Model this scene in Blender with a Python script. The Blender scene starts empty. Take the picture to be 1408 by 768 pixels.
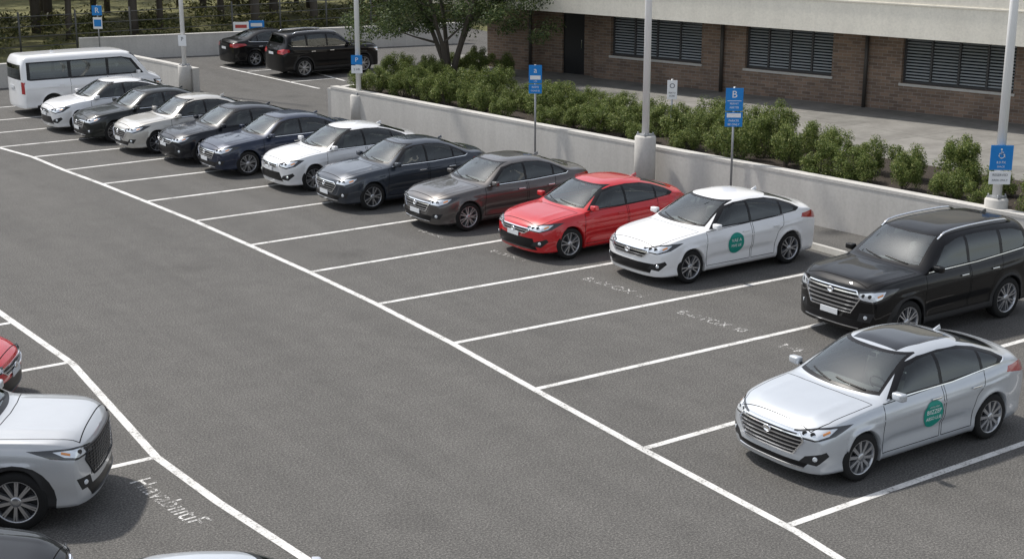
import bpy, bmesh, math, random, bisect
import numpy as np
from mathutils import Vector, Matrix
from mathutils.bvhtree import BVHTree
from mathutils.interpolate import poly_3d_calc
random.seed(7); rng=np.random.default_rng(7)
S=bpy.context.scene
COL=S.collection

# ------------------------------------------------------------------ materials
def nmat(name):
    m=bpy.data.materials.new(name); m.use_nodes=True
    return m,m.node_tree.nodes,m.node_tree.links,m.node_tree.nodes['Principled BSDF']
def plain(name,col,rough=.5,metal=0.,coat=0.,spec=.5):
    m,n,l,b=nmat(name)
    b.inputs['Base Color'].default_value=(*col,1); b.inputs['Roughness'].default_value=rough
    b.inputs['Metallic'].default_value=metal; b.inputs['Coat Weight'].default_value=coat
    b.inputs['Coat Roughness'].default_value=.03; b.inputs['Specular IOR Level'].default_value=spec
    return m
def noise(n,l,co,scale,detail=4,rough=.55):
    t=n.new('ShaderNodeTexNoise'); t.inputs['Scale'].default_value=scale; t.inputs['Detail'].default_value=detail
    t.inputs['Roughness'].default_value=rough
    if co is not None: l.new(co,t.inputs['Vector'])
    return t.outputs['Fac']
def ramp(n,l,fac,stops):
    r=n.new('ShaderNodeValToRGB'); e=r.color_ramp.elements
    while len(e)>1: e.remove(e[0])
    e[0].position=stops[0][0]; e[0].color=(*stops[0][1],1)
    for p,c in stops[1:]:
        x=e.new(p); x.color=(*c,1)
    l.new(fac,r.inputs['Fac']); return r.outputs['Color']
def mixc(n,l,fac,a,b,mode='MIX'):
    m=n.new('ShaderNodeMix'); m.data_type='RGBA'; m.blend_type=mode
    def s(i,v):
        if isinstance(v,(int,float)): m.inputs[i].default_value=v if i==0 else (v,v,v,1)
        elif isinstance(v,tuple): m.inputs[i].default_value=(*v,1)
        else: l.new(v,m.inputs[i])
    s(0,fac); s(6,a); s(7,b); return m.outputs[2]
def bump(n,l,h,b,st=.3,d=.02):
    q=n.new('ShaderNodeBump'); q.inputs['Strength'].default_value=st; q.inputs['Distance'].default_value=d
    l.new(h,q.inputs['Height']); l.new(q.outputs[0],b.inputs['Normal'])
def coords(n,which='Object'):
    return n.new('ShaderNodeTexCoord').outputs[which]
def paint(name,col,metal=.35,rough=.38,dust=.004,spec=.5,coat=1.):
    m,n,l,b=nmat(name)
    co=coords(n); d=noise(n,l,co,3.,4)
    c=ramp(n,l,d,[(.35,tuple(col)),(.75,tuple(x*.95+dust for x in col))])
    l.new(c,b.inputs['Base Color'])
    b.inputs['Metallic'].default_value=metal; b.inputs['Roughness'].default_value=rough
    b.inputs['Specular IOR Level'].default_value=spec
    b.inputs['Coat Weight'].default_value=coat; b.inputs['Coat Roughness'].default_value=.025
    return m
def glass(name,tint,add=.06):
    m=bpy.data.materials.new(name); m.use_nodes=True; n=m.node_tree.nodes; l=m.node_tree.links; n.clear()
    o=n.new('ShaderNodeOutputMaterial'); mx=n.new('ShaderNodeMixShader'); t=n.new('ShaderNodeBsdfTransparent')
    g=n.new('ShaderNodeBsdfGlossy'); f=n.new('ShaderNodeFresnel'); a=n.new('ShaderNodeMath')
    f.inputs['IOR'].default_value=1.6; a.operation='ADD'; a.inputs[1].default_value=add
    t.inputs['Color'].default_value=(*tint,1); g.inputs['Roughness'].default_value=.02
    g.inputs['Color'].default_value=(.93,.97,.97,1)
    l.new(f.outputs[0],a.inputs[0]); l.new(a.outputs[0],mx.inputs[0]); l.new(t.outputs[0],mx.inputs[1]); l.new(g.outputs[0],mx.inputs[2])
    l.new(mx.outputs[0],o.inputs[0]); return m
M={}
M['ws']=glass('windshield_glass',(.82,.90,.87),.09)
M['sg']=glass('side_glass',(.22,.25,.25),.03)
M['blk']=plain('black_trim',(.008,.008,.009),.3,spec=.3)
M['plastic']=plain('black_plastic',(.014,.014,.015),.6)
M['chrome']=plain('chrome',(.86,.87,.89),.14,1.)
M['tyre']=plain('tyre_rubber',(.015,.015,.015),.8,spec=.25)
M['rim']=plain('alloy_rim',(.52,.53,.55),.28,.85)
M['rimdark']=plain('rim_dark',(.012,.012,.014),.5)
M['gap']=plain('panel_gap',(.006,.006,.006),.8,spec=.1)
M['seat']=plain('seat_fabric',(.36,.355,.34),.8)
M['dash']=plain('dash_plastic',(.12,.12,.12),.75)
M['lamp']=plain('headlamp_lens',(.74,.78,.82),.10,.35,1.)
M['lampd']=plain('headlamp_housing',(.03,.032,.035),.12,.2,1.)
M['red']=plain('tail_lens',(.36,.006,.010),.15,0,1.)
M['amber']=plain('amber_lens',(.75,.28,.06),.2,0,1.)
M['plate']=plain('number_plate',(.60,.62,.64),.45)
M['teal']=plain('teal_sticker',(.0,.27,.21),.5)
M['wht']=plain('white_vinyl',(.88,.9,.9),.5)
M['roofglass']=plain('roof_glass',(.008,.009,.011),.08,0,.6,.3)

# ------------------------------------------------------------------ helpers
def obj(name,me,parent=None,loc=None,mats=()):
    o=bpy.data.objects.new(name,me); COL.objects.link(o)
    if me is not None and hasattr(me,'materials'):
        for m in mats: me.materials.append(m)
    if parent is not None: o.parent=parent
    if loc is not None: o.location=loc
    return o
def empty(name,loc=(0,0,0),rz=0,label=None,cat=None,group=None):
    o=bpy.data.objects.new(name,None); COL.objects.link(o); o.location=loc; o.rotation_euler=(0,0,rz)
    o.empty_display_size=.2
    if label: o['label']=label
    if cat: o['category']=cat
    if group: o['group']=group
    return o
def tag(o,label,cat,group=None):
    o['label']=label; o['category']=cat
    if group: o['group']=group
    return o
def mesh_from(name,v,f,smooth=False):
    me=bpy.data.meshes.new(name); me.from_pydata([tuple(x) for x in v],[],[tuple(x) for x in f]); me.update()
    if smooth:
        me.polygons.foreach_set('use_smooth',[True]*len(me.polygons))
    return me
class MB:
    """collects primitives in one mesh"""
    def __init__(s): s.v=[];s.f=[];s.mi=[];s.sm=[]
    def add(s,v,f,mi=0,sm=False):
        k=len(s.v); s.v+= [tuple(x) for x in v]
        for q in f: s.f.append(tuple(i+k for i in q)); s.mi.append(mi); s.sm.append(sm)
    def box(s,c,d,mi=0,bev=0.,rz=0.):
        bm=bmesh.new(); bmesh.ops.create_cube(bm,size=1)
        bmesh.ops.scale(bm,vec=d,verts=bm.verts)
        if bev: bmesh.ops.bevel(bm,geom=bm.edges[:],offset=bev,segments=2,affect='EDGES',profile=.6)
        R=Matrix.Translation(Vector(c))@Matrix.Rotation(rz,4,'Z')
        bm.verts.index_update()
        s.add([R@v.co for v in bm.verts],[[v.index for v in f.verts] for f in bm.faces],mi,False); bm.free()
    def tube(s,pts,rad,seg=8,mi=0,cap=True,sm=True):
        pts=[Vector(p) for p in pts]; v=[];f=[]
        for i,p in enumerate(pts):
            t=(pts[min(i+1,len(pts)-1)]-pts[max(i-1,0)]).normalized()
            a=t.orthogonal().normalized() if abs(t.z)<.9 else Vector((1,0,0)); a=(a-t*a.dot(t)).normalized(); b=t.cross(a)
            r=rad[i] if hasattr(rad,'__len__') else rad
            for k in range(seg):
                an=2*math.pi*k/seg; v.append(p+(a*math.cos(an)+b*math.sin(an))*r)
        for i in range(len(pts)-1):
            for k in range(seg):
                k2=(k+1)%seg; f.append((i*seg+k,i*seg+k2,(i+1)*seg+k2,(i+1)*seg+k))
        s.add(v,f,mi,sm)
        if cap:
            s.add(v[-seg:],[tuple(range(seg))],mi,False); s.add(v[:seg],[tuple(reversed(range(seg)))],mi,False)
    def lathe(s,prof,seg=32,axis='Z',mi=0,sm=True,c=(0,0,0),closed=False):
        v=[];f=[];n=len(prof)
        for k in range(seg):
            an=2*math.pi*k/seg
            for r,h in prof:
                if axis=='Z': p=(r*math.cos(an),r*math.sin(an),h)
                else: p=(r*math.cos(an),h,r*math.sin(an))
                v.append((p[0]+c[0],p[1]+c[1],p[2]+c[2]))
        for k in range(seg):
            k2=(k+1)%seg
            for i in range(n if closed else n-1):
                j=(i+1)%n; f.append((k*n+i,k*n+j,k2*n+j,k2*n+i))
        s.add(v,f,mi,sm)
    def mesh(s,name,mats=()):
        me=bpy.data.meshes.new(name); me.from_pydata(s.v,[],s.f)
        me.polygons.foreach_set('material_index',s.mi); me.polygons.foreach_set('use_smooth',s.sm)
        for m in mats: me.materials.append(m)
        me.update()
        bm=bmesh.new(); bm.from_mesh(me); bmesh.ops.remove_doubles(bm,verts=bm.verts,dist=1e-5); bmesh.ops.recalc_face_normals(bm,faces=bm.faces); bm.to_mesh(me); bm.free()
        return me
def pchip(pts):
    x=np.array([p[0] for p in pts],float); y=np.array([p[1] for p in pts],float)
    h=np.diff(x); d=np.diff(y)/h; m=np.zeros(len(x))
    for i in range(1,len(x)-1):
        if d[i-1]*d[i]>0:
            w1=2*h[i]+h[i-1]; w2=h[i]+2*h[i-1]; m[i]=(w1+w2)/(w1/d[i-1]+w2/d[i])
    m[0]=d[0]; m[-1]=d[-1]
    x=x.tolist();y=y.tolist();h=h.tolist();m=m.tolist()
    def f(t):
        t=min(max(t,x[0]),x[-1]); i=min(bisect.bisect_right(x,t)-1,len(h)-1); i=max(i,0)
        s=(t-x[i])/h[i]
        return (2*s**3-3*s*s+1)*y[i]+(s**3-2*s*s+s)*h[i]*m[i]+(-2*s**3+3*s*s)*y[i+1]+(s**3-s*s)*h[i]*m[i+1]
    return f
def sstep(a,b,x):
    t=min(max((x-a)/(b-a),0),1); return t*t*(3-2*t)
def inpoly(u,v,P):
    c=False; j=len(P)-1
    for i in range(len(P)):
        if (P[i][1]>v)!=(P[j][1]>v) and u<(P[j][0]-P[i][0])*(v-P[i][1])/(P[j][1]-P[i][1])+P[i][0]: c=not c
        j=i
    return c
def textmesh(txt,size,align='CENTER'):
    c=bpy.data.curves.new('t','FONT'); c.body=txt; c.size=size; c.align_x=align; c.align_y='CENTER'; c.resolution_u=3
    o=bpy.data.objects.new('t',c); COL.objects.link(o)
    dg=bpy.context.evaluated_depsgraph_get(); me=bpy.data.meshes.new_from_object(o.evaluated_get(dg))
    v=[tuple(x.co) for x in me.vertices]; f=[tuple(p.vertices) for p in me.polygons]
    bpy.data.objects.remove(o); bpy.data.curves.remove(c); bpy.data.meshes.remove(me)
    return v,f

# ------------------------------------------------------------------ car generator
SEDAN=dict(L=4.85,W=1.86,R=.335,xf=-1.50,xr=1.32,k=(.18,.16),n=4.,tum=.20,
 zc=[(-2.425,.735),(-2.34,.81),(-2.1,.875),(-1.7,.925),(-1.3,.965),(-1.12,.985),(-1.02,1.03),(-.45,1.335),(-.25,1.40),(.1,1.445),(.5,1.45),(.9,1.42),(1.25,1.34),(1.75,1.17),(1.95,1.12),(2.2,1.10),(2.35,1.075),(2.425,1.0)],
 zb=[(-2.425,.67),(-2.1,.79),(-1.7,.85),(-1.2,.895),(-.7,.92),(.5,.945),(1.3,.975),(1.9,1.01),(2.3,.995),(2.425,.91)],
 w=[(-2.425,.85),(-2.3,.905),(-2.0,.96),(-1.5,.985),(-.5,1),(1.0,1),(1.8,.975),(2.2,.925),(2.425,.86)],
 sill=.20,
 surround=[(-.84,.955),(-.33,1.30),(-.02,1.355),(.4,1.37),(.8,1.345),(1.12,1.275),(1.42,1.15),(1.60,1.05),(1.52,1.01),(.5,.965)],
 panes=[[(-.70,.985),(-.29,1.26),(-.02,1.325),(.24,1.345),(.24,.992)],[(.31,.995),(.31,1.348),(.55,1.345),(.85,1.31),(1.10,1.245),(1.10,1.018)],[(1.16,1.02),(1.16,1.215),(1.38,1.12),(1.47,1.055),(1.42,1.03)]],
 wso=[(-.71,1.0),(.71,1.0),(.56,1.39),(-.56,1.39)], wsi=[(-.66,1.035),(.66,1.035),(.53,1.368),(-.53,1.368)],
 rwo=[(-.64,1.16),(.64,1.16),(.53,1.37),(-.53,1.37)], rwi=[(-.60,1.185),(.60,1.185),(.50,1.345),(-.50,1.345)],
 fdoor=[(-.99,.30),(-1.0,.55),(-.96,.915),(.265,.965),(.27,.60),(.22,.30)],
 rdoor=[(.27,.30),(.32,.60),(.315,.968),(1.18,.99),(1.13,.80),(.95,.66),(.88,.50),(.86,.30)],
 hood=[(-2.26,.60),(-2.0,.70),(-1.5,.755),(-1.10,.76),(-1.16,.4),(-1.18,0),(-1.16,-.4),(-1.10,-.76),(-1.5,-.755),(-2.0,-.70),(-2.26,-.60)],
 trunk=[(1.93,.58),(2.34,.62),(2.34,-.62),(1.93,-.58)],
 head=[(-1.20,.63),(-.86,.61),(-.62,.68),(-.44,.80),(-.62,.80),(-.86,.775),(-1.16,.72)],
 headi=[(-1.13,.65),(-.88,.635),(-.70,.69),(-.62,.77),(-.86,.757),(-1.11,.70)],
 tail=[(-1.15,.82),(-.80,.80),(-.45,.88),(-.52,.95),(-.80,.97),(-1.15,.94)],
 grille=[(-.46,.69),(-.50,.62),(-.34,.45),(.34,.45),(.50,.62),(.46,.69)],
 lower=[(-.64,.37),(-.54,.255),(.54,.255),(.64,.37)],
 fog=[(-1.10,.34),(-.86,.33),(-.78,.45),(-1.02,.44)],
 slats=5, badge=True, handle=.81, mirror=(-.72,1.0), ins=(-.93,1.35,.93,.50),plate=True)
FAST=dict(L=4.70,W=1.88,R=.34,xf=-1.45,xr=1.40,k=(.19,.16),n=4.2,tum=.185,
 zc=[(-2.35,.745),(-2.27,.825),(-2.02,.885),(-1.65,.935),(-1.3,.97),(-1.16,.99),(-1.06,1.045),(-.48,1.35),(-.25,1.425),(.05,1.468),(.4,1.475),(.85,1.45),(1.25,1.375),(1.7,1.245),(2.0,1.165),(2.2,1.135),(2.29,1.10),(2.35,1.0)],
 zb=[(-2.35,.68),(-2.05,.80),(-1.65,.865),(-1.2,.91),(-.7,.935),(.5,.965),(1.3,1.0),(1.85,1.035),(2.2,1.01),(2.35,.92)],
 w=[(-2.35,.875),(-2.22,.92),(-1.95,.97),(-1.45,.99),(-.5,1),(1.0,1),(1.75,.985),(2.15,.94),(2.35,.88)],
 sill=.19,
 surround=[(-.90,.975),(-.38,1.32),(-.05,1.38),(.4,1.395),(.85,1.375),(1.2,1.31),(1.55,1.20),(1.72,1.11),(1.60,1.055),(.5,.985)],
 panes=[[(-.76,1.0),(-.34,1.285),(-.05,1.35),(.22,1.368),(.22,1.008)],[(.29,1.01),(.29,1.37),(.55,1.37),(.9,1.335),(1.14,1.275),(1.14,1.035)],[(1.20,1.04),(1.20,1.26),(1.45,1.18),(1.56,1.12),(1.50,1.07)]],
 wso=[(-.73,1.01),(.73,1.01),(.58,1.415),(-.58,1.415)], wsi=[(-.68,1.045),(.68,1.045),(.55,1.392),(-.55,1.392)],
 rwo=[(-.63,1.18),(.63,1.18),(.54,1.395),(-.54,1.395)], rwi=[(-.59,1.20),(.59,1.20),(.51,1.37),(-.51,1.37)],
 fdoor=[(-1.02,.29),(-1.03,.55),(-.99,.94),(.25,.985),(.255,.60),(.21,.29)],
 rdoor=[(.255,.29),(.30,.60),(.30,.985),(1.22,1.02),(1.18,.84),(1.02,.70),(.95,.52),(.93,.29)],
 hood=[(-2.20,.65),(-1.95,.75),(-1.5,.785),(-1.14,.79),(-1.20,.4),(-1.22,0),(-1.20,-.4),(-1.14,-.79),(-1.5,-.785),(-1.95,-.75),(-2.20,-.65)],
 trunk=[(2.02,.58),(2.27,.60),(2.27,-.60),(2.02,-.58)],
 head=[(-1.18,.65),(-.86,.63),(-.60,.69),(-.38,.81),(-.60,.812),(-.84,.787),(-1.14,.735)],
 headi=[(-1.11,.672),(-.86,.652),(-.68,.70),(-.58,.785),(-.84,.768),(-1.09,.718)],
 tail=[(-1.12,.86),(-.80,.84),(-.42,.92),(-.48,.99),(-.78,1.01),(-1.12,.98)],
 grille=[(-.52,.705),(-.60,.62),(-.46,.42),(.46,.42),(.60,.62),(.52,.705)],
 lower=[(-.68,.335),(-.60,.25),(.60,.25),(.68,.335)],
 fog=[(-1.06,.33),(-.82,.31),(-.66,.44),(-.70,.50),(-.98,.42)],
 slats=5, badge=True, handle=.84, mirror=(-.78,1.03), ins=(-1.0,1.4,.94,.50),plate=False)
def var(base,**k):
    d=dict(base); d.update(k); return d
def zscale(sp,f,Lf=1.):
    d=dict(sp)
    for key in ('zc','zb','w'): d[key]=[(x*Lf,(z*f if key!='w' else z)) for x,z in d[key]]
    for key in ('surround','fdoor','rdoor'): d[key]=[(x*Lf,z*f) for x,z in d[key]]
    d['panes']=[[(x*Lf,z*f) for x,z in p] for p in d['panes']]
    for key in ('wso','wsi','rwo','rwi'): d[key]=[(y,z*f) for y,z in d[key]]
    for key in ('hood','trunk'):
        if d[key]: d[key]=[(x*Lf,y) for x,y in d[key]]
    for key in ('head','headi','tail','fog'): 
        sh=(d['L']*(1-Lf)/2)*.643
        d[key]=[(u+sh,z*f) for u,z in d[key]]
    for key in ('grille','lower'): d[key]=[(u,z*f) for u,z in d[key]]
    d['L']*=Lf; d['xf']*=Lf; d['xr']*=Lf; d['mirror']=(d['mirror'][0]*Lf,d['mirror'][1]*f); d['handle']*=f
    i=d['ins']; d['ins']=(i[0]*Lf,i[1]*Lf,i[2]*f,i[3]); return d
CUV=dict(L=4.80,W=1.97,R=.385,xf=-1.45,xr=1.38,k=(.12,.06),n=5.0,tum=.15,
 zc=[(-2.40,1.0),(-2.33,1.08),(-2.1,1.115),(-1.7,1.14),(-1.3,1.155),(-1.14,1.17),(-1.04,1.215),(-.52,1.57),(-.32,1.65),(.1,1.70),(.6,1.715),(1.2,1.71),(1.85,1.67),(2.06,1.63),(2.16,1.52),(2.28,1.27),(2.35,1.15),(2.40,1.05)],
 zb=[(-2.40,.93),(-2.1,1.03),(-1.7,1.06),(-1.2,1.08),(-.7,1.09),(.5,1.11),(1.3,1.14),(1.9,1.17),(2.25,1.14),(2.40,.98)],
 w=[(-2.40,.90),(-2.28,.94),(-2.0,.975),(-1.5,.99),(-.5,1),(1.0,1),(1.8,.99),(2.2,.96),(2.40,.91)],
 sill=.27,
 surround=[(-.88,1.12),(-.38,1.52),(-.02,1.59),(.5,1.62),(1.1,1.61),(1.65,1.575),(1.95,1.51),(2.04,1.28),(1.9,1.20),(.5,1.135)],
 panes=[[(-.72,1.15),(-.33,1.48),(-.02,1.56),(.20,1.58),(.20,1.16)],[(.28,1.16),(.28,1.585),(.7,1.59),(1.15,1.575),(1.15,1.185)],[(1.24,1.195),(1.24,1.57),(1.62,1.545),(1.88,1.475),(1.92,1.29),(1.82,1.22)]],
 wso=[(-.75,1.18),(.75,1.18),(.61,1.635),(-.61,1.635)], wsi=[(-.70,1.215),(.70,1.215),(.58,1.61),(-.58,1.61)],
 rwo=[(-.64,1.27),(.64,1.27),(.58,1.58),(-.58,1.58)], rwi=[(-.60,1.30),(.60,1.30),(.55,1.55),(-.55,1.55)],
 fdoor=[(-.98,.40),(-1.0,.65),(-.96,1.09),(.235,1.13),(.24,.70),(.20,.40)],
 rdoor=[(.24,.40),(.28,.70),(.275,1.132),(1.22,1.16),(1.17,.95),(.98,.80),(.88,.60),(.86,.40)],
 hood=[(-2.24,.68),(-2.0,.77),(-1.5,.81),(-1.12,.82),(-1.18,.4),(-1.2,0),(-1.18,-.4),(-1.12,-.82),(-1.5,-.81),(-2.0,-.77),(-2.24,-.68)],
 trunk=None,
 head=[(-1.12,.78),(-.80,.76),(-.55,.84),(-.38,.98),(-.60,.99),(-.84,.97),(-1.10,.92)],
 headi=[(-1.06,.81),(-.82,.79),(-.66,.85),(-.60,.955),(-.84,.945),(-1.04,.90)],
 tail=[(-1.15,.92),(-.85,.90),(-.58,1.0),(-.62,1.09),(-.85,1.11),(-1.15,1.04)],
 grille=[(-.54,.94),(-.62,.82),(-.46,.56),(.46,.56),(.62,.82),(.54,.94)],
 lower=[(-.72,.46),(-.62,.32),(.62,.32),(.72,.46)],
 fog=[(-1.06,.44),(-.84,.44),(-.76,.60),(-1.02,.58)],
 slats=5,sw=.028, badge=True, handle=.97, mirror=(-.74,1.18), ins=(-.95,1.9,1.09,.60), rails=True, clad=.40,plate=True)
VAN=dict(L=5.1,W=1.98,R=.35,xf=-1.62,xr=1.50,k=(.06,.0),n=7.,tum=.08,
 zc=[(-2.55,.98),(-2.48,1.08),(-2.3,1.14),(-2.1,1.20),(-1.98,1.26),(-1.88,1.36),(-1.50,1.86),(-1.32,1.95),(-1.0,2.0),(.5,2.02),(2.2,2.01),(2.42,1.98),(2.50,1.90),(2.55,1.78)],
 zb=[(-2.55,.90),(-2.2,1.03),(-1.7,1.12),(-1.2,1.14),(0,1.16),(1.6,1.16),(2.4,1.15),(2.55,1.12)],
 w=[(-2.55,.88),(-2.42,.94),(-2.1,.975),(-1.5,1),(1.8,1),(2.3,.995),(2.55,.985)],
 sill=.27,
 surround=[(-1.75,1.19),(-1.35,1.72),(-1.0,1.80),(2.3,1.80),(2.32,1.22),(2.2,1.19)],
 panes=[[(-1.58,1.24),(-1.28,1.66),(-1.0,1.76),(-.52,1.76),(-.52,1.24)],[(-.42,1.24),(-.42,1.76),(.80,1.76),(.80,1.24)],[(.92,1.24),(.92,1.76),(2.20,1.76),(2.20,1.24)]],
 wso=[(-.82,1.34),(.82,1.34),(.76,1.89),(-.76,1.89)], wsi=[(-.78,1.38),(.78,1.38),(.72,1.85),(-.72,1.85)],
 rwo=[(-.76,1.22),(.76,1.22),(.74,1.72),(-.74,1.72)], rwi=[(-.70,1.25),(.70,1.25),(.68,1.69),(-.68,1.69)],
 fdoor=[(-1.40,.75),(-1.3,1.17),(-.46,1.18),(-.46,.40),(-1.1,.40)],
 rdoor=[(-.44,.40),(-.44,1.18),(.86,1.18),(.86,.40)],
 hood=[(-2.42,.62),(-2.2,.74),(-2.0,.78),(-2.05,0),(-2.0,-.78),(-2.2,-.74),(-2.42,-.62)],
 trunk=None,
 head=[(-1.15,.72),(-.82,.72),(-.62,.80),(-.62,.95),(-1.12,.90)],
 headi=[(-1.1,.75),(-.85,.75),(-.68,.81),(-.68,.92),(-1.08,.87)],
 tail=[(-1.02,.75),(-.84,.75),(-.84,1.15),(-1.02,1.15)],
 grille=[(-.45,.84),(-.40,.62),(.40,.62),(.45,.84)],
 lower=[(-.6,.46),(-.52,.34),(.52,.34),(.6,.46)],
 fog=[(-1.12,.42),(-.95,.42),(-.95,.52),(-1.12,.52)],
 slats=3, badge=False, handle=1.0, mirror=(-1.50,1.25), ins=(-1.6,1.9,1.1,.7),clad=.36,plate=True)

REG=['body','door','door','hood','trunk_lid','window_trim','side_window','windshield','rear_window','headlight','headlight_housing','taillight','grille','intake','sill_cladding','roof_panel','fog_lamp_recess','arch_cladding']
def wheel_meshes(R,style):
    t=MB()
    prof=[(R*.68,-.10),(R*.72,-.112),(R*.93,-.108),(R*.985,-.09),(R,-.05),(R,.05),(R*.985,.09),(R*.93,.108),(R*.72,.112),(R*.68,.10)]
    t.lathe(prof,40,'Y'); tm=t.mesh('tyre',[M['tyre']])
    r=MB(); rr=R*.73
    r.lathe([(rr*1.0,-.106),(rr*.965,-.112),(rr*.925,-.104),(rr*.90,-.03),(rr*.90,.09)],40,'Y',0)
    r.lathe([(rr*.92,-.03),(.02,-.03)],40,'Y',1)
    ns={'a':10,'b':5,'c':7}[style]
    for i in range(ns):
        a0=2*math.pi*i/ns
        for off in ((-.12,.12) if style!='b' else (-.16,.16)):
            a=a0+off*(1 if style!='c' else .9)
            a2=a0+off*(.5 if style=='a' else 1.25)
            def P(rad,ang,y,wd):
                return [(rad*math.cos(ang)-wd*math.sin(ang),y,rad*math.sin(ang)+wd*math.cos(ang)),(rad*math.cos(ang)+wd*math.sin(ang),y,rad*math.sin(ang)-wd*math.cos(ang))]
            v=P(rr*.16,a,-.098,.013)+P(rr*.16,a,-.04,.016)+P(rr*.94,a2,-.103,.010)+P(rr*.94,a2,-.04,.013)
            r.add(v,[(0,1,5,4),(0,2,6,4)[::-1],(1,3,7,5)],0)
    r.lathe([(rr*.24,-.06),(rr*.235,-.10),(rr*.16,-.108),(.0005,-.110)],20,'Y',0)
    rm=r.mesh('rim',[M['rim'],M['rimdark']])
    h=MB(); h.lathe([(rr*.6,-.024),(rr*.6,.02),(.01,.02),(.01,-.024)],20,'Y',0,True,(0,0,0),True)
    hm=h.mesh('wheel',[M['rimdark']])
    return tm,rm,hm
WH={}
def comps(fs):
    S_=set(fs); out=[]
    while S_:
        st=[S_.pop()]; c=[]
        while st:
            f=st.pop(); c.append(f)
            for e in f.edges:
                for g in e.link_faces:
                    if g in S_: S_.discard(g); st.append(g)
        out.append(c)
    out.sort(key=len,reverse=True); return out
def build_template(tn,sp,sun=False,sticker=None,wstyle='a',chrome=True):
    L,W=sp['L'],sp['W']; hw=W/2; x0,x1=-L/2,L/2; R=sp['R']; Ra=R+.035
    zc=pchip(sp['zc']); zb=pchip(sp['zb']); wf=pchip(sp['w']); sill=sp['sill']
    g=pchip([(.0,.90),(.18,.945),(.26,.978),(.36,.970),(.55,.996),(.66,1.0),(.76,.996),(.82,.985),(.87,.960),(.92,.928),(1.2,.89)])
    def ys(x,z):
        zr=z/zb(x)*.92; b=hw*wf(x)*g(zr)
        mid=sstep(sp['xf']+.35,sp['xf']+.7,x)*(1-sstep(sp['xr']-.7,sp['xr']-.35,x))
        lz=.735+.03*x/2.4
        b+= .015*math.exp(-((zr-lz)/.018)**2)*sstep(x0+.3,x0+.8,x) - .020*mid*math.exp(-((zr-.44)/.055)**2)
        for xc in (sp['xf'],sp['xr']):
            r=math.hypot(x-xc,z-R); b+=.022*math.exp(-((r-Ra)/.06)**2)
        return b
    xs=list(np.linspace(x0+.03,x1-.03,int(L/.055)))+[x0,x0+.012,x1-.012,x1]
    arch={}
    for xc in (sp['xf'],sp['xr']):
        for k in range(0,19):
            a=math.pi*k/18; arch[round(xc+Ra*math.cos(a),5)]=R+Ra*math.sin(a)
        xs=[x for x in xs if abs(x-xc)>Ra+.01]
        xs+=[xc-Ra-.002,xc+Ra+.002]
    xs=sorted(xs+list(arch.keys()))
    K1,K2=20,20
    fx=lambda z,zt:.07*max(0,(.40-z)/.25)**2 + .10*max(0,(z-.82*zt)/(.26*zt))**2
    def warp(x,y,z):
        yn=min(abs(y)/hw,1.05)
        wfr=max(0,1-(x-x0)/.75); wre=max(0,1-(x1-x)/.6)
        X=x+.27*wfr*yn**3-.16*wre*yn**3.2
        f1=max(0,1-(x-x0)/.4)**1.5; f2=max(0,1-(x1-x)/.3)**1.5
        zt=zc(x0); X+=f1*fx(z,zt)
        zt2=zc(x1); X-=f2*.8*fx(z,zt2*1.02)
        return (X,y,z)
    kf,kr=sp['k']
    def kk(x):
        return kf*(1-sstep(-.6,.1,x))*sstep(-2.2,-1.4,x) - kr*sstep(.4,1.1,x)*(1-sstep(2.0,2.3,x))
    sec=[]
    for x in xs:
        zbot=arch.get(round(x,5),sill); b=zb(x); rows=[]
        rows.append((0,zbot)); rows.append((.86*ys(x,zbot),zbot))
        for i in range(K1):
            z=zbot+.01+(b-zbot-.01)*i/K1; rows.append((ys(x,z),z))
        yb=ys(x,b); h=max(zc(x)-b,.01); kx=kk(x)
        n=2.6+(sp['n']-2.6)*sstep(.12,.4,h); tum=sp['tum']*sstep(.05,.45,h)
        hoodw=(1-sstep(sp['fdoor'][0][0]-.35,sp['fdoor'][0][0]-.1,x))*sstep(x0+.05,x0+.35,x)
        for i in range(K2+1):
            th=math.pi/2*(i/K2); t=math.cos(th)**(2/n) if i<K2 else 0.; s_=math.sin(th)**(2/n) if i>0 else 0.
            he=max(zc(x-kx*t*t)-b,.008); z=b+he*s_
            z+=hoodw*(.010*math.exp(-((t-.62)/.06)**2)-.004*sstep(.1,.5,.6-t))
            y=yb*t*(1-tum*s_*min(1,he/.5)*1.0)
            rows.append((y,z))
        sec.append(rows)
    NR=len(sec[0]); V=[];F=[]
    def row(s,i,sg): 
        y,z=sec[s][i]; return warp(xs[s],sg*y,z)
    for s in range(len(xs)):
        for i in range(NR): V.append(row(s,i,1))
        for i in range(NR): V.append(row(s,i,-1))
    for s in range(len(xs)-1):
        a=s*2*NR; c=(s+1)*2*NR
        for i in range(NR-1):
            F.append((a+i,c+i,c+i+1,a+i+1)); F.append((a+NR+i,a+NR+i+1,c+NR+i+1,c+NR+i))
    for s in (0,len(xs)-1):
        Mc=24; base=len(V)
        for i in range(NR):
            y,z=sec[s][i]
            for j in range(Mc+1):
                V.append(warp(xs[s],y*(2*j/Mc-1),z))
        for i in range(1,NR-1):
            for j in range(Mc):
                q=(base+i*(Mc+1)+j,base+i*(Mc+1)+j+1,base+(i+1)*(Mc+1)+j+1,base+(i+1)*(Mc+1)+j); F.append(q)
    refme=mesh_from('ref',V,F)
    bm=bmesh.new(); bm.from_mesh(refme); bmesh.ops.remove_doubles(bm,verts=bm.verts,dist=4e-4)
    bmesh.ops.dissolve_degenerate(bm,edges=bm.edges,dist=1e-5)
    bmesh.ops.recalc_face_normals(bm,faces=bm.faces)
    sv=sum(f.normal.z for f in bm.faces if f.calc_center_median().z>zc(0)-.05)
    if sv<0: bmesh.ops.reverse_faces(bm,faces=bm.faces)
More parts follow.
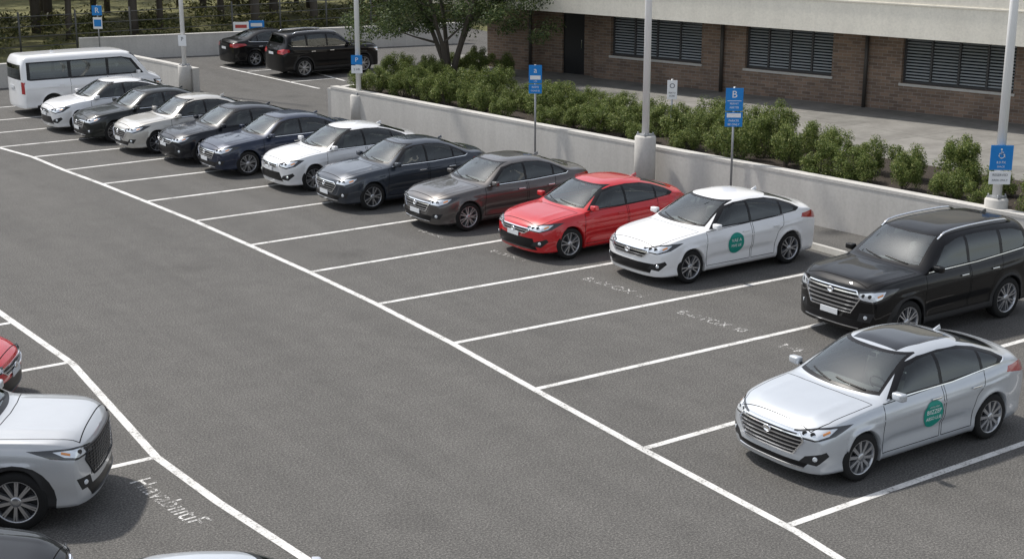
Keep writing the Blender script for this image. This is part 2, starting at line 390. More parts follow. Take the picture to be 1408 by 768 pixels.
    bm.normal_update(); bm.verts.index_update(); bm.verts.ensure_lookup_table(); bm.faces.ensure_lookup_table()
    bvh=BVHTree.FromBMesh(bm)
    rvn=[v.normal.copy() for v in bm.verts]; rf=[[v.index for v in f.verts] for f in bm.faces]; rvc=[v.co.copy() for v in bm.verts]
    def refn(p):
        loc,no,idx,d=bvh.find_nearest(p)
        if idx is None: return Vector((0,0,1))
        ids=rf[idx]; w=poly_3d_calc([rvc[i] for i in ids],loc); n=Vector((0,0,0))
        for i,k in zip(ids,w): n+=rvn[i]*k
        return n.normalized() if n.length>1e-6 else no
    X,Y,Z=Vector((1,0,0)),Vector((0,1,0)),Vector((0,0,1))
    def region(rid,d,ua,va,poly,filt=None,nd=.2,mg=.1):
        us=[p[0] for p in poly]; vs=[p[1] for p in poly]; F=[]
        for f in bm.faces:
            c=f.calc_center_median(); u=c.dot(ua); v=c.dot(va)
            if min(us)-mg<u<max(us)+mg and min(vs)-mg<v<max(vs)+mg and -f.normal.dot(d)>nd and (filt is None or filt(c)): F.append(f)
        for i in range(len(poly)):
            a=poly[i]; b=poly[(i+1)%len(poly)]
            A=ua*a[0]+va*a[1]; B=ua*b[0]+va*b[1]; no=(B-A).cross(d)
            if no.length<1e-6: continue
            gs=set(F)
            for f in F: gs.update(f.edges); gs.update(f.verts)
            r=bmesh.ops.bisect_plane(bm,geom=list(gs),dist=1e-4,plane_co=A,plane_no=no.normalized())
            F=[q for q in r['geom'] if isinstance(q,bmesh.types.BMFace) and q.is_valid]
        for f in F:
            c=f.calc_center_median()
            if inpoly(c.dot(ua),c.dot(va),poly): f.material_index=rid
    sides=[(1,-Y),(-1,Y)]
    c40,s40=math.cos(math.radians(40)),math.sin(math.radians(40))
    for i,(sg,d) in enumerate(sides):
        fl=lambda c,sg=sg:c.y*sg>0
        region(1,d,X,Z,sp['fdoor'],fl); region(2,d,X,Z,sp['rdoor'],fl)
        if sp.get('clad'):
            cz=sp['clad']; 
            region(14,d,X,Z,[(x0+.5,0.1),(x0+.5,cz),(x1-.5,cz),(x1-.5,.1)],fl,.1,.15)
            if sp.get('rails'):
                for xc in (sp['xf'],sp['xr']):
                    rc=Ra+.065; pg=[(xc+rc*math.cos(a),R+rc*math.sin(a)) for a in np.linspace(-.25,math.pi+.25,15)]
                    region(17,d,X,Z,pg,fl,.3,.04)
        region(5,d,X,Z,sp['surround'],fl,.2)
        for p in sp['panes']: region(6,d,X,Z,p,fl,.2)
    if sp['hood']: region(3,-Z,X,Y,sp['hood'],lambda c:c.z>.5,.5)
    if sp['trunk']: region(4,-Z,X,Y,sp['trunk'],lambda c:c.z>.8,.5)
    region(5,X,Y,Z,sp['wso'],lambda c:c.x<.2,.12); region(7,X,Y,Z,sp['wsi'],lambda c:c.x<.2,.12)
    region(5,-X,Y,Z,sp['rwo'],lambda c:c.x>.6,.12); region(8,-X,Y,Z,sp['rwi'],lambda c:c.x>.6,.12)
    region(12,X,Y,Z,sp['grille'],lambda c:c.x<x0+.7,.2); region(13,X,Y,Z,sp['lower'],lambda c:c.x<x0+.7,.2)
    for sg in (1,-1):
        d=Vector((c40,-sg*s40,0)); ua=Vector((s40,sg*c40,0)); fl=lambda c,sg=sg:c.y*sg>.15 and c.x<x0+1.2
        region(10,d,ua,Z,sp['head'],fl,.1); region(9,d,ua,Z,sp['headi'],fl,.1); region(16,d,ua,Z,sp['fog'],fl,.1)
        d=Vector((-c40,-sg*s40,0)); ua=Vector((-s40,sg*c40,0)); fl=lambda c,sg=sg:c.y*sg>.15 and c.x>x1-1.2
        region(11,d,ua,Z,sp['tail'],fl,.1)
    if sun: region(15,-Z,X,Y,[(-.20,.40),(.2,.45),(.6,.45),(.92,.42),(.92,-.42),(.6,-.45),(.2,-.45),(-.20,-.40)],lambda c:c.z>1.2,.5)
    root=[]
    mats={0:None,1:None,2:None,3:None,4:None,5:M['blk'],6:M['sg'],7:M['ws'],8:M['sg'],9:M['lamp'],10:M['lampd'],11:M['red'],12:M['blk'],13:M['blk'],14:M['plastic'],15:M['roofglass'],16:M['plastic'],17:M['plastic']}
    def emit(name,faces,mat):
        if not faces: return
        vm={}; vv=[]; ff=[]
        for f in faces:
            q=[]
            for v in f.verts:
                if v.index not in vm: vm[v.index]=len(vv); vv.append(v.co.copy())
                q.append(vm[v.index])
            ff.append(q)
        me=mesh_from(tn+'_'+name,vv,ff,True)
        me.materials.append(mat if mat else M['blk'])
        me.normals_split_custom_set_from_vertices([tuple(refn(p)) for p in vv])
        root.append((name,me,(0,0,0),mat is None))
    bm.verts.index_update()
    groups={}
    for f in bm.faces:
        r=f.material_index; c=f.calc_center_median(); k=r
        if r in (1,2,6,9,10,11,14,16): k=(r,c.y>0)
        if r==17: k=(r,c.y>0,c.x>0)
        if r==6:
            for pi,p in enumerate(sp['panes']):
                if inpoly(c.x,c.z,p): k=(r,c.y>0,pi)
        groups.setdefault(k,[]).append(f)
    for k in list(groups):
        r=k if isinstance(k,int) else k[0]
        if r in (9,10,11,16,1,2,7,8,12,13):
            cs=comps(groups[k]); groups[k]=cs[0]
            for c_ in cs[1:]:
                if r==9 and (10,k[1]) in groups: groups[(10,k[1])].extend(c_)
                else: groups[0].extend(c_)
    for k,fs in groups.items():
        r=k if isinstance(k,int) else k[0]
        emit(REG[r],fs,mats[r])
    def cast(u,v,d,ua,va):
        o=ua*u+va*v-d*4; loc,no,i,dist=bvh.ray_cast(o,d); return loc,no
    def bar(mb,pts,d,ua,va,w,o0,o1,mi=0,closed=False):
        P=list(pts)+([pts[0]] if closed else []); Q=[]
        for a,b in zip(P[:-1],P[1:]):
            n=max(1,int(math.hypot(b[0]-a[0],b[1]-a[1])/.035))
            for k in range(n): Q.append((a[0]+(b[0]-a[0])*k/n,a[1]+(b[1]-a[1])*k/n))
        Q.append(P[-1]); prev=None
        for i,q in enumerate(Q):
            a=Q[max(i-1,0)]; b=Q[min(i+1,len(Q)-1)]; tx,ty=b[0]-a[0],b[1]-a[1]; ln=math.hypot(tx,ty) or 1; nx,ny=-ty/ln,tx/ln
            l1,n1=cast(q[0]+nx*w/2,q[1]+ny*w/2,d,ua,va); l2,n2=cast(q[0]-nx*w/2,q[1]-ny*w/2,d,ua,va)
            if l1 is None or l2 is None or (l1-l2).length>.15: prev=None; continue
            n1=refn(l1); n2=refn(l2)
            cur=[l1+n1*o0,l1.lerp(l2,.15)+n1*o1,l1.lerp(l2,.85)+n2*o1,l2+n2*o0]
            if prev and (prev[0]-cur[0]).length<.2:
                mb.add(prev+cur,[(0,1,5,4),(1,2,6,5),(2,3,7,6)],mi)
            prev=cur
    for sg,d in sides:
        for key in ('fdoor','rdoor'):
            gp=MB(); bar(gp,sp[key],d,X,Z,.011,.0005,.0015,closed=True); root.append(('door_seam',gp.mesh(tn+'_seam',[M['gap']]),(0,0,0),False))
    for key in ('hood','trunk'):
        if sp[key]:
            gp=MB(); bar(gp,sp[key],-Z,X,Y,.012,.0005,.0015,closed=True); root.append((key+'_seam',gp.mesh(tn+'_seam',[M['gap']]),(0,0,0),False))
    cm=MB()
    gr=sp['grille']; zt=max(p[1] for p in gr); zl=min(p[1] for p in gr)
    def gw(z):
        best=0
        for i in range(len(gr)):
            a=gr[i]; b=gr[(i+1)%len(gr)]
            if (a[1]-z)*(b[1]-z)<=0 and abs(a[1]-b[1])>1e-6:
                best=max(best,abs(a[0]+(b[0]-a[0])*(z-a[1])/(b[1]-a[1])))
        return best
    for i in range(sp['slats']):
        z=zl+(zt-zl)*(i+.7)/(sp['slats']+.4); wd=gw(z)-.005
        bar(cm,[(-wd,z),(wd,z)],X,Y,Z,sp.get('sw',.020),-.002,.012)
    if sp.get('mesh_grille'):
        for i in range(9):
            z=zl+(zt-zl)*(i+.6)/9.2; wd=gw(z)-.01; bar(cm,[(-wd,z),(wd,z)],X,Y,Z,.010,-.002,.008,1)
        for i in range(-7,8):
            y=i*.085
            if abs(y)<gw((zl+zt)/2)-.06: bar(cm,[(y,zl+.01),(y,zt-.01)],X,Y,Z,.010,-.002,.007,1)
    bar(cm,gr,X,Y,Z,.024,0,.018,closed=True)
    root.append(('grille_bars',cm.mesh(tn+'_gb',[M['chrome'] if sp['slats'] else M['plastic'],M['lampd']]),(0,0,0),False))
    lo=sp['lower']; cm=MB(); bar(cm,[lo[1],lo[2]],X,Y,Z,.018,0,.012)
    root.append(('bumper_moulding',cm.mesh(tn+'_bm',[M['chrome'] if chrome else M['blk']]),(0,0,0),False))
    if chrome:
        for sg,d in sides:
            tr=MB(); s_=sp['surround']
            bar(tr,[s_[0],s_[-1],s_[-2]] if len(s_)<9 else [s_[0],s_[-1],s_[-2],s_[-3]],d,X,Z,.016,.0,.006)
            root.append(('window_moulding',tr.mesh(tn+'_wm',[M['chrome']]),(0,0,0),False))
    if sp['badge']:
        loc,no=cast(0,zt-.07,X,Y,Z)
        if loc:
            b=MB(); b.lathe([(.070,0),(.070,-.012),(.054,-.016),(.048,-.010),(.0005,-.010)],24,'Y'); bme=b.mesh(tn+'_badge',[M['chrome']])
            bme.transform(Matrix.Rotation(math.radians(-90),4,'Z')); bme.transform(Matrix.Scale(.70,4,(0,0,1)))
            root.append(('badge',bme,tuple(loc+Vector((-.018,0,0))),False))
    for sg in (1,-1):
        d=Vector((c40,-sg*s40,0)); ua=Vector((s40,sg*c40,0)); hi=sp['headi']
        cu=sum(p[0] for p in hi)/len(hi); cv=sum(p[1] for p in hi)/len(hi)
        ab=MB(); bar(ab,[(cu+.10,cv+.0),(cu+.19,cv+.035)],d,ua,Z,.03,.001,.004)
        root.append(('indicator',ab.mesh(tn+'_ind',[M['amber']]),(0,0,0),False))
        for k in (-.14,-.03):
            loc,no=cast(cu+k,cv,d,ua,Z)
            if loc:
                pj=MB(); pj.lathe([(.036,0),(.036,-.004),(.028,-.006),(.0005,-.004)],16,'Y')
                q=(-d).to_track_quat('-Y','Z').to_matrix(); pj.v=[tuple(q@Vector(p)+loc-d*.001) for p in pj.v]
                root.append(('projector_lamp',pj.mesh(tn+'_pj',[M['lampd']]),(0,0,0),False))
        fg=sp['fog']; loc,no=cast(sum(p[0] for p in fg)/len(fg),sum(p[1] for p in fg)/len(fg),d,ua,Z)
        if loc:
            pj=MB(); pj.lathe([(.034,0),(.034,-.006),(.026,-.010),(.0005,-.008)],16,'Y')
            q=(-d).to_track_quat('-Y','Z').to_matrix(); pj.v=[tuple(q@Vector(p)+loc-d*.001) for p in pj.v]
            root.append(('fog_lamp',pj.mesh(tn+'_fl',[M['lamp']]),(0,0,0),False))
    pl=MB(); zpl=(sp['lower'][0][1]+zl)/2+.005 
    loc,no=cast(0,zpl,X,Y,Z)
    pl.box((0,0,0),(.012,.40,.10),0,.003); plm=pl.mesh(tn+'_pl',[M['plate']])
    if sp['plate']: root.append(('number_plate',plm,tuple(loc+Vector((-.022,0,0))),False))
    loc,no=cast(0,sp['handle']-.05,-X,Y,Z)
    if loc: root.append(('number_plate',plm,tuple(loc+Vector((.02,0,0))),False))
    hd=MB(); hd.box((0,0,0),(.19,.022,.028),0,.008); hm=hd.mesh(tn+'_h',[M['chrome'] if chrome else M['blk']])
    for sg,d in sides:
        for hx in (sp['fdoor'][-2][0]-.17,sp['rdoor'][2][0]+ (.64 if 'clad' not in sp or 'rails' in sp else .3)):
            loc,no=cast(hx,sp['handle'],d,X,Z)
            if loc: root.append(('door_handle',hm,tuple(loc+no*.02),not chrome))
    bmm=bmesh.new(); bmesh.ops.create_cube(bmm,size=2); bmesh.ops.bevel(bmm,geom=bmm.edges[:],offset=.55,segments=4,affect='EDGES',profile=.6)
    vs=[]
    for v in bmm.verts:
        x,y,z=v.co; xx=x*.075 if x<0 else x*.03
        vs.append((xx+.02*abs(y),y*.10,z*.055*(1-.08*y)))
    bmm.verts.index_update(); mm=MB(); mm.add(vs,[[v.index for v in f.verts] for f in bmm.faces],0,True); bmm.free()
    mmesh=mm.mesh(tn+'_mir',[M['blk']])
    st=MB(); st.box((0,0,0),(.06,.14,.03),0,.008); stm=st.mesh(tn+'_mst',[M['blk']])
    mx,mz=sp['mirror']
    for sg,d in sides:
        loc,no=cast(mx,mz-.035,d,X,Z)
        if loc is None: continue
        root.append(('side_mirror',mmesh,(mx-.01,loc.y+sg*.12,mz+.01),True))
        root.append(('mirror_arm',stm,(mx,loc.y+sg*.03,mz-.02),False))
    zw=sp['wso'][0][1]
    for (ya,yb_) in ((-.52,.0),(.04,.50)):
        wp=MB(); bar(wp,[(ya,zw+.03),(yb_,zw+.075)],X,Y,Z,.014,.004,.016)
        root.append(('wiper',wp.mesh(tn+'_wp',[M['blk']]),(0,0,0),False))
    loc,no=cast((1.12 if 'rails' not in sp else 1.7),0,-Z,X,Y)
    an=MB(); an.add([(-.10,-.018,0),(-.10,.018,0),(.08,-.02,0),(.08,.02,0),(.07,-.004,.065),(.07,.004,.065)],[(0,2,4),(1,5,3),(0,4,5,1),(2,3,5,4)],0,False)
    root.append(('roof_antenna',an.mesh(tn+'_an',[M['blk']]),tuple(loc),True))
    rv=MB(); rv.box((0,0,0),(.03,.22,.06),0,.012); root.append(('rear_view_mirror',rv.mesh(tn+'_rv',[M['blk']]),(-.30*L/4.7,0,sp['wsi'][2][1]-.10),False))
    if sp.get('rails'):
        for sg in (1,-1):
            rl=MB(); pts=[]
            for k in range(13):
                x=-.35+2.0*k/12; l2,_=cast(x,sg*.64,-Z,X,Y); h=.055 if 0<k<12 else 0.0
                pts.append((x,sg*.64,l2.z+h))
            rl.tube(pts,.018,8); 
            root.append(('roof_rail',rl.mesh(tn+'_rl',[M['chrome']]),(0,0,0),False))
    if sticker:
        cx,cz,rad,lines=sticker; d=Y
        sm=MB(); rings=8; nn=48; vv=[]
        l0,_=cast(cx,cz,d,X,Z); vv.append(l0+Vector((0,-.009,0))); ff=[]
        for r in range(1,rings+1):
            for k in range(nn):
                a=2*math.pi*k/nn; l1,_=cast(cx+rad*r/rings*math.cos(a),cz+rad*r/rings*math.sin(a),d,X,Z); vv.append(l1+Vector((0,-.009,0)))
        for k in range(nn): ff.append((0,1+k,1+(k+1)%nn))
        for r in range(rings-1):
            for k in range(nn):
                a=1+r*nn+k; b=1+r*nn+(k+1)%nn; ff.append((a,b,b+nn,a+nn))
        sm.add(vv,ff,0,True)
        root.append(('door_decal',sm.mesh(tn+'_st',[M['teal']]),(0,0,0),False))
        for txt,dz,size in lines:
            tx=MB(); v,f=textmesh(txt,size); q=[]
            for p in v:
                l1,_=cast(cx+p[0],cz+dz+p[1],d,X,Z); q.append(l1+Vector((0,-.017,0)))
            tx.add(q,f,0)
            root.append(('decal_lettering',tx.mesh(tn+'_stt',[M['wht']]),(0,0,0),False))
    a,b,zd,zs=sp['ins']; wi=hw*.80
    it=MB(); it.box(((a+b)/2,0,zs-.12),(b-a-.1,wi*2,.06)); 
    for sg in (1,-1): it.box(((a+b)/2,sg*(wi+.015),(zs+zd)/2-.04),(b-a-.1,.03,zd-zs+.05))
    it.box((b-.05,0,(zs+zd)/2),(.3,wi*2,zd-zs+.10))
    root.append(('cabin_floor',it.mesh(tn+'_in',[M['dash']]),(0,0,0),False))
    dm=MB(); dm.box((a+.18,0,zd-.06),(.50,wi*1.9,.16),0,.05); root.append(('dashboard',dm.mesh(tn+'_ds',[M['dash']]),(0,0,0),False))
    stt=MB(); stt.box((0,0,0),(.50,.50,.16),0,.05); stt.box((.27,0,.30),(.14,.48,.62),0,.05); stt.box((.32,0,.70),(.09,.26,.17),0,.035)
    stt.v=[(x+max(0,z-.05)*.22,y,z) for x,y,z in stt.v]; sme=stt.mesh(tn+'_seat',[M['seat']])
    zf=(zd-.92)+.42
    for sg in (1,-1): root.append(('seat',sme,(a+1.0,sg*.37,zf),False))
    rb=MB(); rb.box((0,0,0),(.50,1.25,.16),0,.05); rb.box((.27,0,.28),(.14,1.25,.56),0,.05)
    rb.v=[(x+max(0,z-.05)*.25,y,z) for x,y,z in rb.v]
    root.append(('seat',rb.mesh(tn+'_rseat',[M['seat']]),(a+1.85,0,zf),False))
    sw=MB(); cir=[(0.,math.cos(t)*.175,math.sin(t)*.175) for t in np.linspace(0,2*math.pi,25)]
    sw.tube(cir,.013,6,0,False); sw.box((0,0,0),(.03,.3,.03)); swm=sw.mesh(tn+'_sw',[M['blk']]); swm.transform(Matrix.Rotation(math.radians(-28),4,'Y'))
    root.append(('steering_wheel',swm,(a+.50,-.37,zd+.02),False))
    ub=MB(); ub.box((sp['xf'],0,R+.05),(.62,W*.62,.5)); ub.box((sp['xr'],0,R+.05),(.62,W*.62,.5)); ub.box((0,0,sill-.03),(L*.8,W*.8,.05))
    root.append(('underbody',ub.mesh(tn+'_ub',[M['plastic']]),(0,0,0),False))
    bm.free(); bpy.data.meshes.remove(refme)
    wk=(round(R,3),wstyle)
    if wk not in WH: WH[wk]=wheel_meshes(R,wstyle)
    return dict(parts=root,sp=sp,wheels=WH[wk],hw=hw)
NEST={'door_handle':'door','projector_lamp':'headlight','mirror_arm':'side_mirror','decal_lettering':'door_decal','badge':'grille','grille_bars':'grille','fog_lamp':'fog_lamp_recess'}
_bb={}
def me_bb(me):
    if me.name not in _bb:
        c=np.array([v.co for v in me.vertices]) if len(me.vertices) else np.zeros((1,3)); a,b=c.min(0),c.max(0)
        _bb[me.name]=Vector((a+b)/2)
    return _bb[me.name]
def place(T,name,loc,rz,pm,label,cat='car',group='cars parked in the bays'):
    e=empty(name,(loc[0],loc[1],.006),rz,label,cat,group); made=[]
    for pn,me,pl,paintable in T['parts']:
        o=bpy.data.objects.new(pn,me); COL.objects.link(o); par=e; ctr=me_bb(me)+Vector(pl)
        if pn in NEST:
            best=None;bd=1e9
            for q,qn,qc in made:
                if qn==NEST[pn] and (qc-ctr).length<bd: bd=(qc-ctr).length;best=q
            if best is not None: par=best
        o.parent=par
        o.location=Vector(pl)-(par.location if par is not e else Vector((0,0,0)))
        if paintable:
            o.material_slots[0].link='OBJECT'; o.material_slots[0].material=pm
        made.append((o,pn,ctr))
    sp=T['sp']; tm,rm,hm=T['wheels']
    for wx in (sp['xf'],sp['xr']):
        for sg in (1,-1):
            w=obj('wheel',hm,e,(wx,sg*(T['hw']-.118),sp['R'])); w.rotation_euler=(0,random.random(),math.pi if sg>0 else 0)
            obj('tyre',tm,w); obj('rim',rm,w)
    return e

T_silver=build_template('fastback',zscale(FAST,1.045,.945),sun=True,sticker=(.02,.67,.20,[('AVAILABLE',.11,.042),('BIIZZEP',.035,.09),('ABSO LUB',-.06,.07)]),wstyle='a')
T_white=build_template('coupe',zscale(var(FAST,grille=[(-.54,.69),(-.56,.645),(-.42,.54),(.42,.54),(.56,.645),(.54,.69)],slats=2,lower=[(-.70,.44),(-.60,.265),(.60,.265),(.70,.44)]),1.045,.96),sticker=(-.20,.67,.215,[('VAE A',.06,.10),('MVE LIE',-.05,.08)]),wstyle='b',chrome=False)
T_red=build_template('hatch',zscale(var(FAST,grille=[(-.48,.69),(-.50,.65),(-.38,.58),(.38,.58),(.50,.65),(.48,.69)],slats=1,lower=[(-.60,.49),(-.68,.26),(.68,.26),(.60,.49)],plate=True),1.0,.91),wstyle='b',chrome=False)
T_big=build_template('saloon',zscale(var(SEDAN,n=4.6,tum=.18,grille=[(-.54,.68),(-.42,.48),(.42,.48),(.54,.68)],slats=3,lower=[(-.62,.39),(-.52,.26),(.52,.26),(.62,.39)]),1.02,.93),wstyle='c')
T_mid=build_template('midsize',zscale(var(SEDAN,grille=[(-.44,.67),(-.52,.60),(-.36,.43),(.36,.43),(.52,.60),(.44,.67)],slats=4,sw=.014),1.045,.90),wstyle='b')
T_pearl=build_template('compact',zscale(var(FAST,n=3.6,grille=[(-.40,.69),(-.42,.64),(-.34,.60),(.34,.60),(.42,.64),(.40,.69)],slats=1,lower=[(-.50,.50),(-.62,.28),(.62,.28),(.50,.50)],plate=True,
   head=[(-1.12,.64),(-.88,.60),(-.64,.66),(-.46,.80),(-.62,.82),(-.84,.79),(-1.08,.73)],headi=[(-1.07,.66),(-.88,.63),(-.70,.68),(-.60,.79),(-.84,.768),(-1.05,.715)]),1.03,.91),wstyle='c')
T_cuv=build_template('crossover',zscale(CUV,1.05,.955),wstyle='c')
T_suv=build_template('compact_suv',zscale(var(CUV,slats=0,mesh_grille=True,badge=False,plate=False,R=.39,clad=.50,grille=[(-.62,.93),(-.70,.80),(-.54,.56),(.54,.56),(.70,.80),(.62,.93)],
   head=[(-1.12,.86),(-.80,.84),(-.52,.90),(-.34,1.0),(-.60,1.0),(-.84,.985),(-1.10,.95)],headi=[(-1.06,.88),(-.82,.865),(-.66,.90),(-.56,.975),(-.84,.965),(-1.04,.935)]),1.04,.97),wstyle='a',chrome=False)
T_van=build_template('van',VAN,wstyle='b',chrome=False)
P_=dict(silver=paint('silver_paint',(.52,.55,.585),.35,.34),black=paint('black_paint',(.004,.004,.0045),0,.4,.001,.1,.6),white=paint('white_paint',(.80,.805,.81),0,.4),
 red=paint('red_paint',(.50,.010,.015),.0,.35,.002,.3),taupe=paint('taupe_paint',(.090,.082,.078),.45,.35),slate=paint('slate_paint',(.028,.036,.050),.35,.35,.002,.3),
 navy=paint('navy_paint',(.012,.020,.045),.3,.35,.002,.3,.8),ink=paint('ink_paint',(.008,.010,.016),.2,.35,.001,.2,.7),beige=paint('champagne_paint',(.48,.465,.43),.35,.4),green=paint('dark_green_paint',(.010,.013,.012),.2,.35,.001,.2,.7),
 pearl=paint('pearl_paint',(.74,.745,.75),.1,.4),greysilver=paint('grey_silver_paint',(.50,.515,.53),.3,.36))
place(T_silver,'parked_car',(2.87,1.22),0,P_['silver'],'silver fastback sedan with black glass roof and round teal door decal')
place(T_cuv,'parked_suv',(8.07,4.95),0,P_['black'],'black crossover with roof rails parked beside the retaining wall','suv')
place(T_white,'parked_car',(7.57,9.97),0,P_['white'],'white sedan with round teal decal on its front door')
place(T_red,'parked_car',(6.66,12.85),0,P_['red'],'bright red compact sedan parked nose out')
place(T_big,'parked_car',(6.35,16.2),0,P_['taupe'],'grey brown sedan parked between red and slate cars')
place(T_mid,'parked_car',(5.58,19.35),0,P_['slate'],'dark slate blue sedan parked nose out')
place(T_pearl,'parked_car',(5.40,22.15),0,P_['pearl'],'white sedan parked between two dark sedans')
place(T_big,'parked_car',(4.93,24.95),0,P_['navy'],'dark navy sedan parked nose out')
place(T_red,'parked_car',(4.54,27.2),0,P_['ink'],'near black sedan with pale windshield reflection')
place(T_mid,'parked_car',(4.08,29.45),0,P_['beige'],'champagne silver sedan parked nose out')
place(T_big,'parked_car',(3.75,31.9),0,P_['green'],'dark green black sedan parked nose out')
place(T_pearl,'parked_car',(3.43,34.4),0,P_['pearl'],'white sedan parked next to the van')
place(T_van,'parked_van',(4.05,38.4),math.pi,P_['white'],'white passenger van with long dark side windows','van')
RL=math.radians(149); GL='cars parked in the opposite bays'
place(T_suv,'parked_suv',(-9.0,6.72),RL,P_['greysilver'],'silver grey suv with black mesh grille and dark lower trim','suv',GL)
place(T_red,'parked_car',(-8.75,10.9),RL,P_['red'],'red car nose beside the silver suv','car',GL)
place(T_big,'parked_car',(-10.55,3.4),RL,P_['black'],'black sedan parked in the opposite bays','car',GL)
place(T_pearl,'parked_car',(-7.75,-.15),RL,P_['silver'],'silver sedan with its roof just in view','car',GL)
place(T_mid,'parked_car',(14.9,46.3),math.pi,P_['black'],'black sedan in the upper lot beside the low wall','car','cars in the upper lot')
place(T_cuv,'parked_suv',(15.2,42.1),math.pi,P_['black'],'black suv in the upper lot seen from behind','suv','cars in the upper lot')

# ------------------------------------------------------------------ ground
def sheet(name,poly,z,mat,kind='structure'):
    bm=bmesh.new(); vs=[bm.verts.new((x,y,z)) for x,y in poly]; f=bm.faces.new(vs); bm.normal_update()
    if f.normal.z<0: bmesh.ops.reverse_faces(bm,faces=[f])
    me=bpy.data.meshes.new(name); bm.to_mesh(me); bm.free(); o=obj(name,me,mats=[mat]); o['kind']=kind; return o
def m_asphalt():
    m,n,l,b=nmat('asphalt'); co=coords(n)
    big=noise(n,l,co,.14,6,.65); mid=noise(n,l,co,1.8,7,.75); fine=noise(n,l,co,34,3,.8); fine2=noise(n,l,co,105,2,.8)
    mp=n.new('ShaderNodeMapping'); mp.inputs['Scale'].default_value=(1.1,.07,1); mp.inputs['Rotation'].default_value=(0,0,.03); l.new(co,mp.inputs[0])
    streak=noise(n,l,mp.outputs[0],1.0,5,.65)
    c=ramp(n,l,big,[(.3,(.082,.080,.077)),(.7,(.106,.103,.099))])
    c=mixc(n,l,.5,c,ramp(n,l,mid,[(.3,(.066,.064,.062)),(.7,(.124,.121,.116))]))
    c=mixc(n,l,.25,c,ramp(n,l,streak,[(.35,(.070,.068,.065)),(.62,(.128,.124,.118))]))
    c=mixc(n,l,.95,c,ramp(n,l,fine,[(.28,(.30,.30,.30)),(.5,(1,1,1)),(.70,(2.1,2.08,2.04))]),'MULTIPLY')
    c=mixc(n,l,.9,c,ramp(n,l,fine2,[(.3,(.38,.38,.38)),(.7,(1.7,1.69,1.66))]),'MULTIPLY')
    dn=n.new('ShaderNodeTexNoise'); dn.inputs['Scale'].default_value=1.5; dn.inputs['Detail'].default_value=4; l.new(co,dn.inputs['Vector'])
    va=n.new('ShaderNodeVectorMath'); va.operation='MULTIPLY_ADD'; va.inputs[1].default_value=(.7,.7,0); l.new(dn.outputs['Color'],va.inputs[0]); l.new(co,va.inputs[2])
    v=n.new('ShaderNodeTexVoronoi'); v.inputs['Scale'].default_value=.38; l.new(va.outputs[0],v.inputs['Vector'])
    st=ramp(n,l,v.outputs['Distance'],[(.0,(.60,.60,.60)),(.10,(.80,.80,.80)),(.24,(1,1,1))])
    c=mixc(n,l,.7,c,st,'MULTIPLY')
    l.new(c,b.inputs['Base Color']); b.inputs['Roughness'].default_value=.88; b.inputs['Specular IOR Level'].default_value=.25
    bump(n,l,fine,b,.3,.008); return m
def m_grass():
    m,n,l,b=nmat('dry_grass'); co=coords(n); a=noise(n,l,co,.5,5); f=noise(n,l,co,9,5,.7)
    c=mixc(n,l,.5,ramp(n,l,a,[(.35,(.08,.09,.03)),(.6,(.20,.185,.075))]),ramp(n,l,f,[(.3,(.05,.06,.02)),(.7,(.24,.225,.09))]))
    l.new(c,b.inputs['Base Color']); b.inputs['Roughness'].default_value=.95; bump(n,l,f,b,.6,.1); return m
def m_concrete(name,base,stain=.5):
    m,n,l,b=nmat(name); co=coords(n); a=noise(n,l,co,.6,6,.65); f=noise(n,l,co,14,5,.7)
    mp=n.new('ShaderNodeMapping'); mp.inputs['Scale'].default_value=(2.2,2.2,.25); l.new(co,mp.inputs[0]); s=noise(n,l,mp.outputs[0],1.2,5,.7)
    d=tuple(x*(1-.45*stain) for x in base); u=tuple(min(1,x*1.12) for x in base)
    c=mixc(n,l,.5,ramp(n,l,a,[(.3,d),(.65,u)]),ramp(n,l,s,[(.3,d),(.6,u)]))
    c=mixc(n,l,.5,c,ramp(n,l,f,[(.25,(.75,.75,.74)),(.6,(1.05,1.05,1.05))]),'MULTIPLY')
    l.new(c,b.inputs['Base Color']); b.inputs['Roughness'].default_value=.85; bump(n,l,f,b,.2,.01); return m
def m_paintline(name,thr=.40,soft=.08,hi=.72):
    m=bpy.data.materials.new(name); m.use_nodes=True; n=m.node_tree.nodes; l=m.node_tree.links; b=n['Principled BSDF']; out=n['Material Output']
    co=coords(n); f=noise(n,l,co,26,6,.75); g=noise(n,l,co,3,3)
    b.inputs['Roughness'].default_value=.7
    l.new(ramp(n,l,g,[(.3,(hi*.76,hi*.75,hi*.72)),(.7,(hi,hi*.99,hi*.96))]),b.inputs['Base Color'])
    mx=n.new('ShaderNodeMixShader'); t=n.new('ShaderNodeBsdfTransparent')
    a=n.new('ShaderNodeMath'); a.operation='MULTIPLY_ADD'; a.inputs[1].default_value=.75; l.new(f,a.inputs[0])
    gg=n.new('ShaderNodeMath'); gg.operation='MULTIPLY'; gg.inputs[1].default_value=.25; l.new(g,gg.inputs[0]); l.new(gg.outputs[0],a.inputs[2])
    k=ramp(n,l,a.outputs[0],[(thr-soft,(0,0,0)),(thr,(1,1,1))])
    l.new(k,mx.inputs[0]); l.new(t.outputs[0],mx.inputs[1]); l.new(b.outputs[0],mx.inputs[2]); l.new(mx.outputs[0],out.inputs[0]); return m
A_=m_asphalt(); LINE=m_paintline('line_paint',.48,.14,.72); STEN=m_paintline('stencil_paint',.535,.05,.62); STEN2=m_paintline('stencil_paint_fresh',.525,.06,.68)
CONC=m_concrete('wall_concrete',(.50,.485,.455),.3); FASC=m_concrete('fascia_render',(.76,.72,.63),.15)
sheet('ground',[(-400,-400),(400,-400),(400,400),(-400,400)],-.02,m_grass())
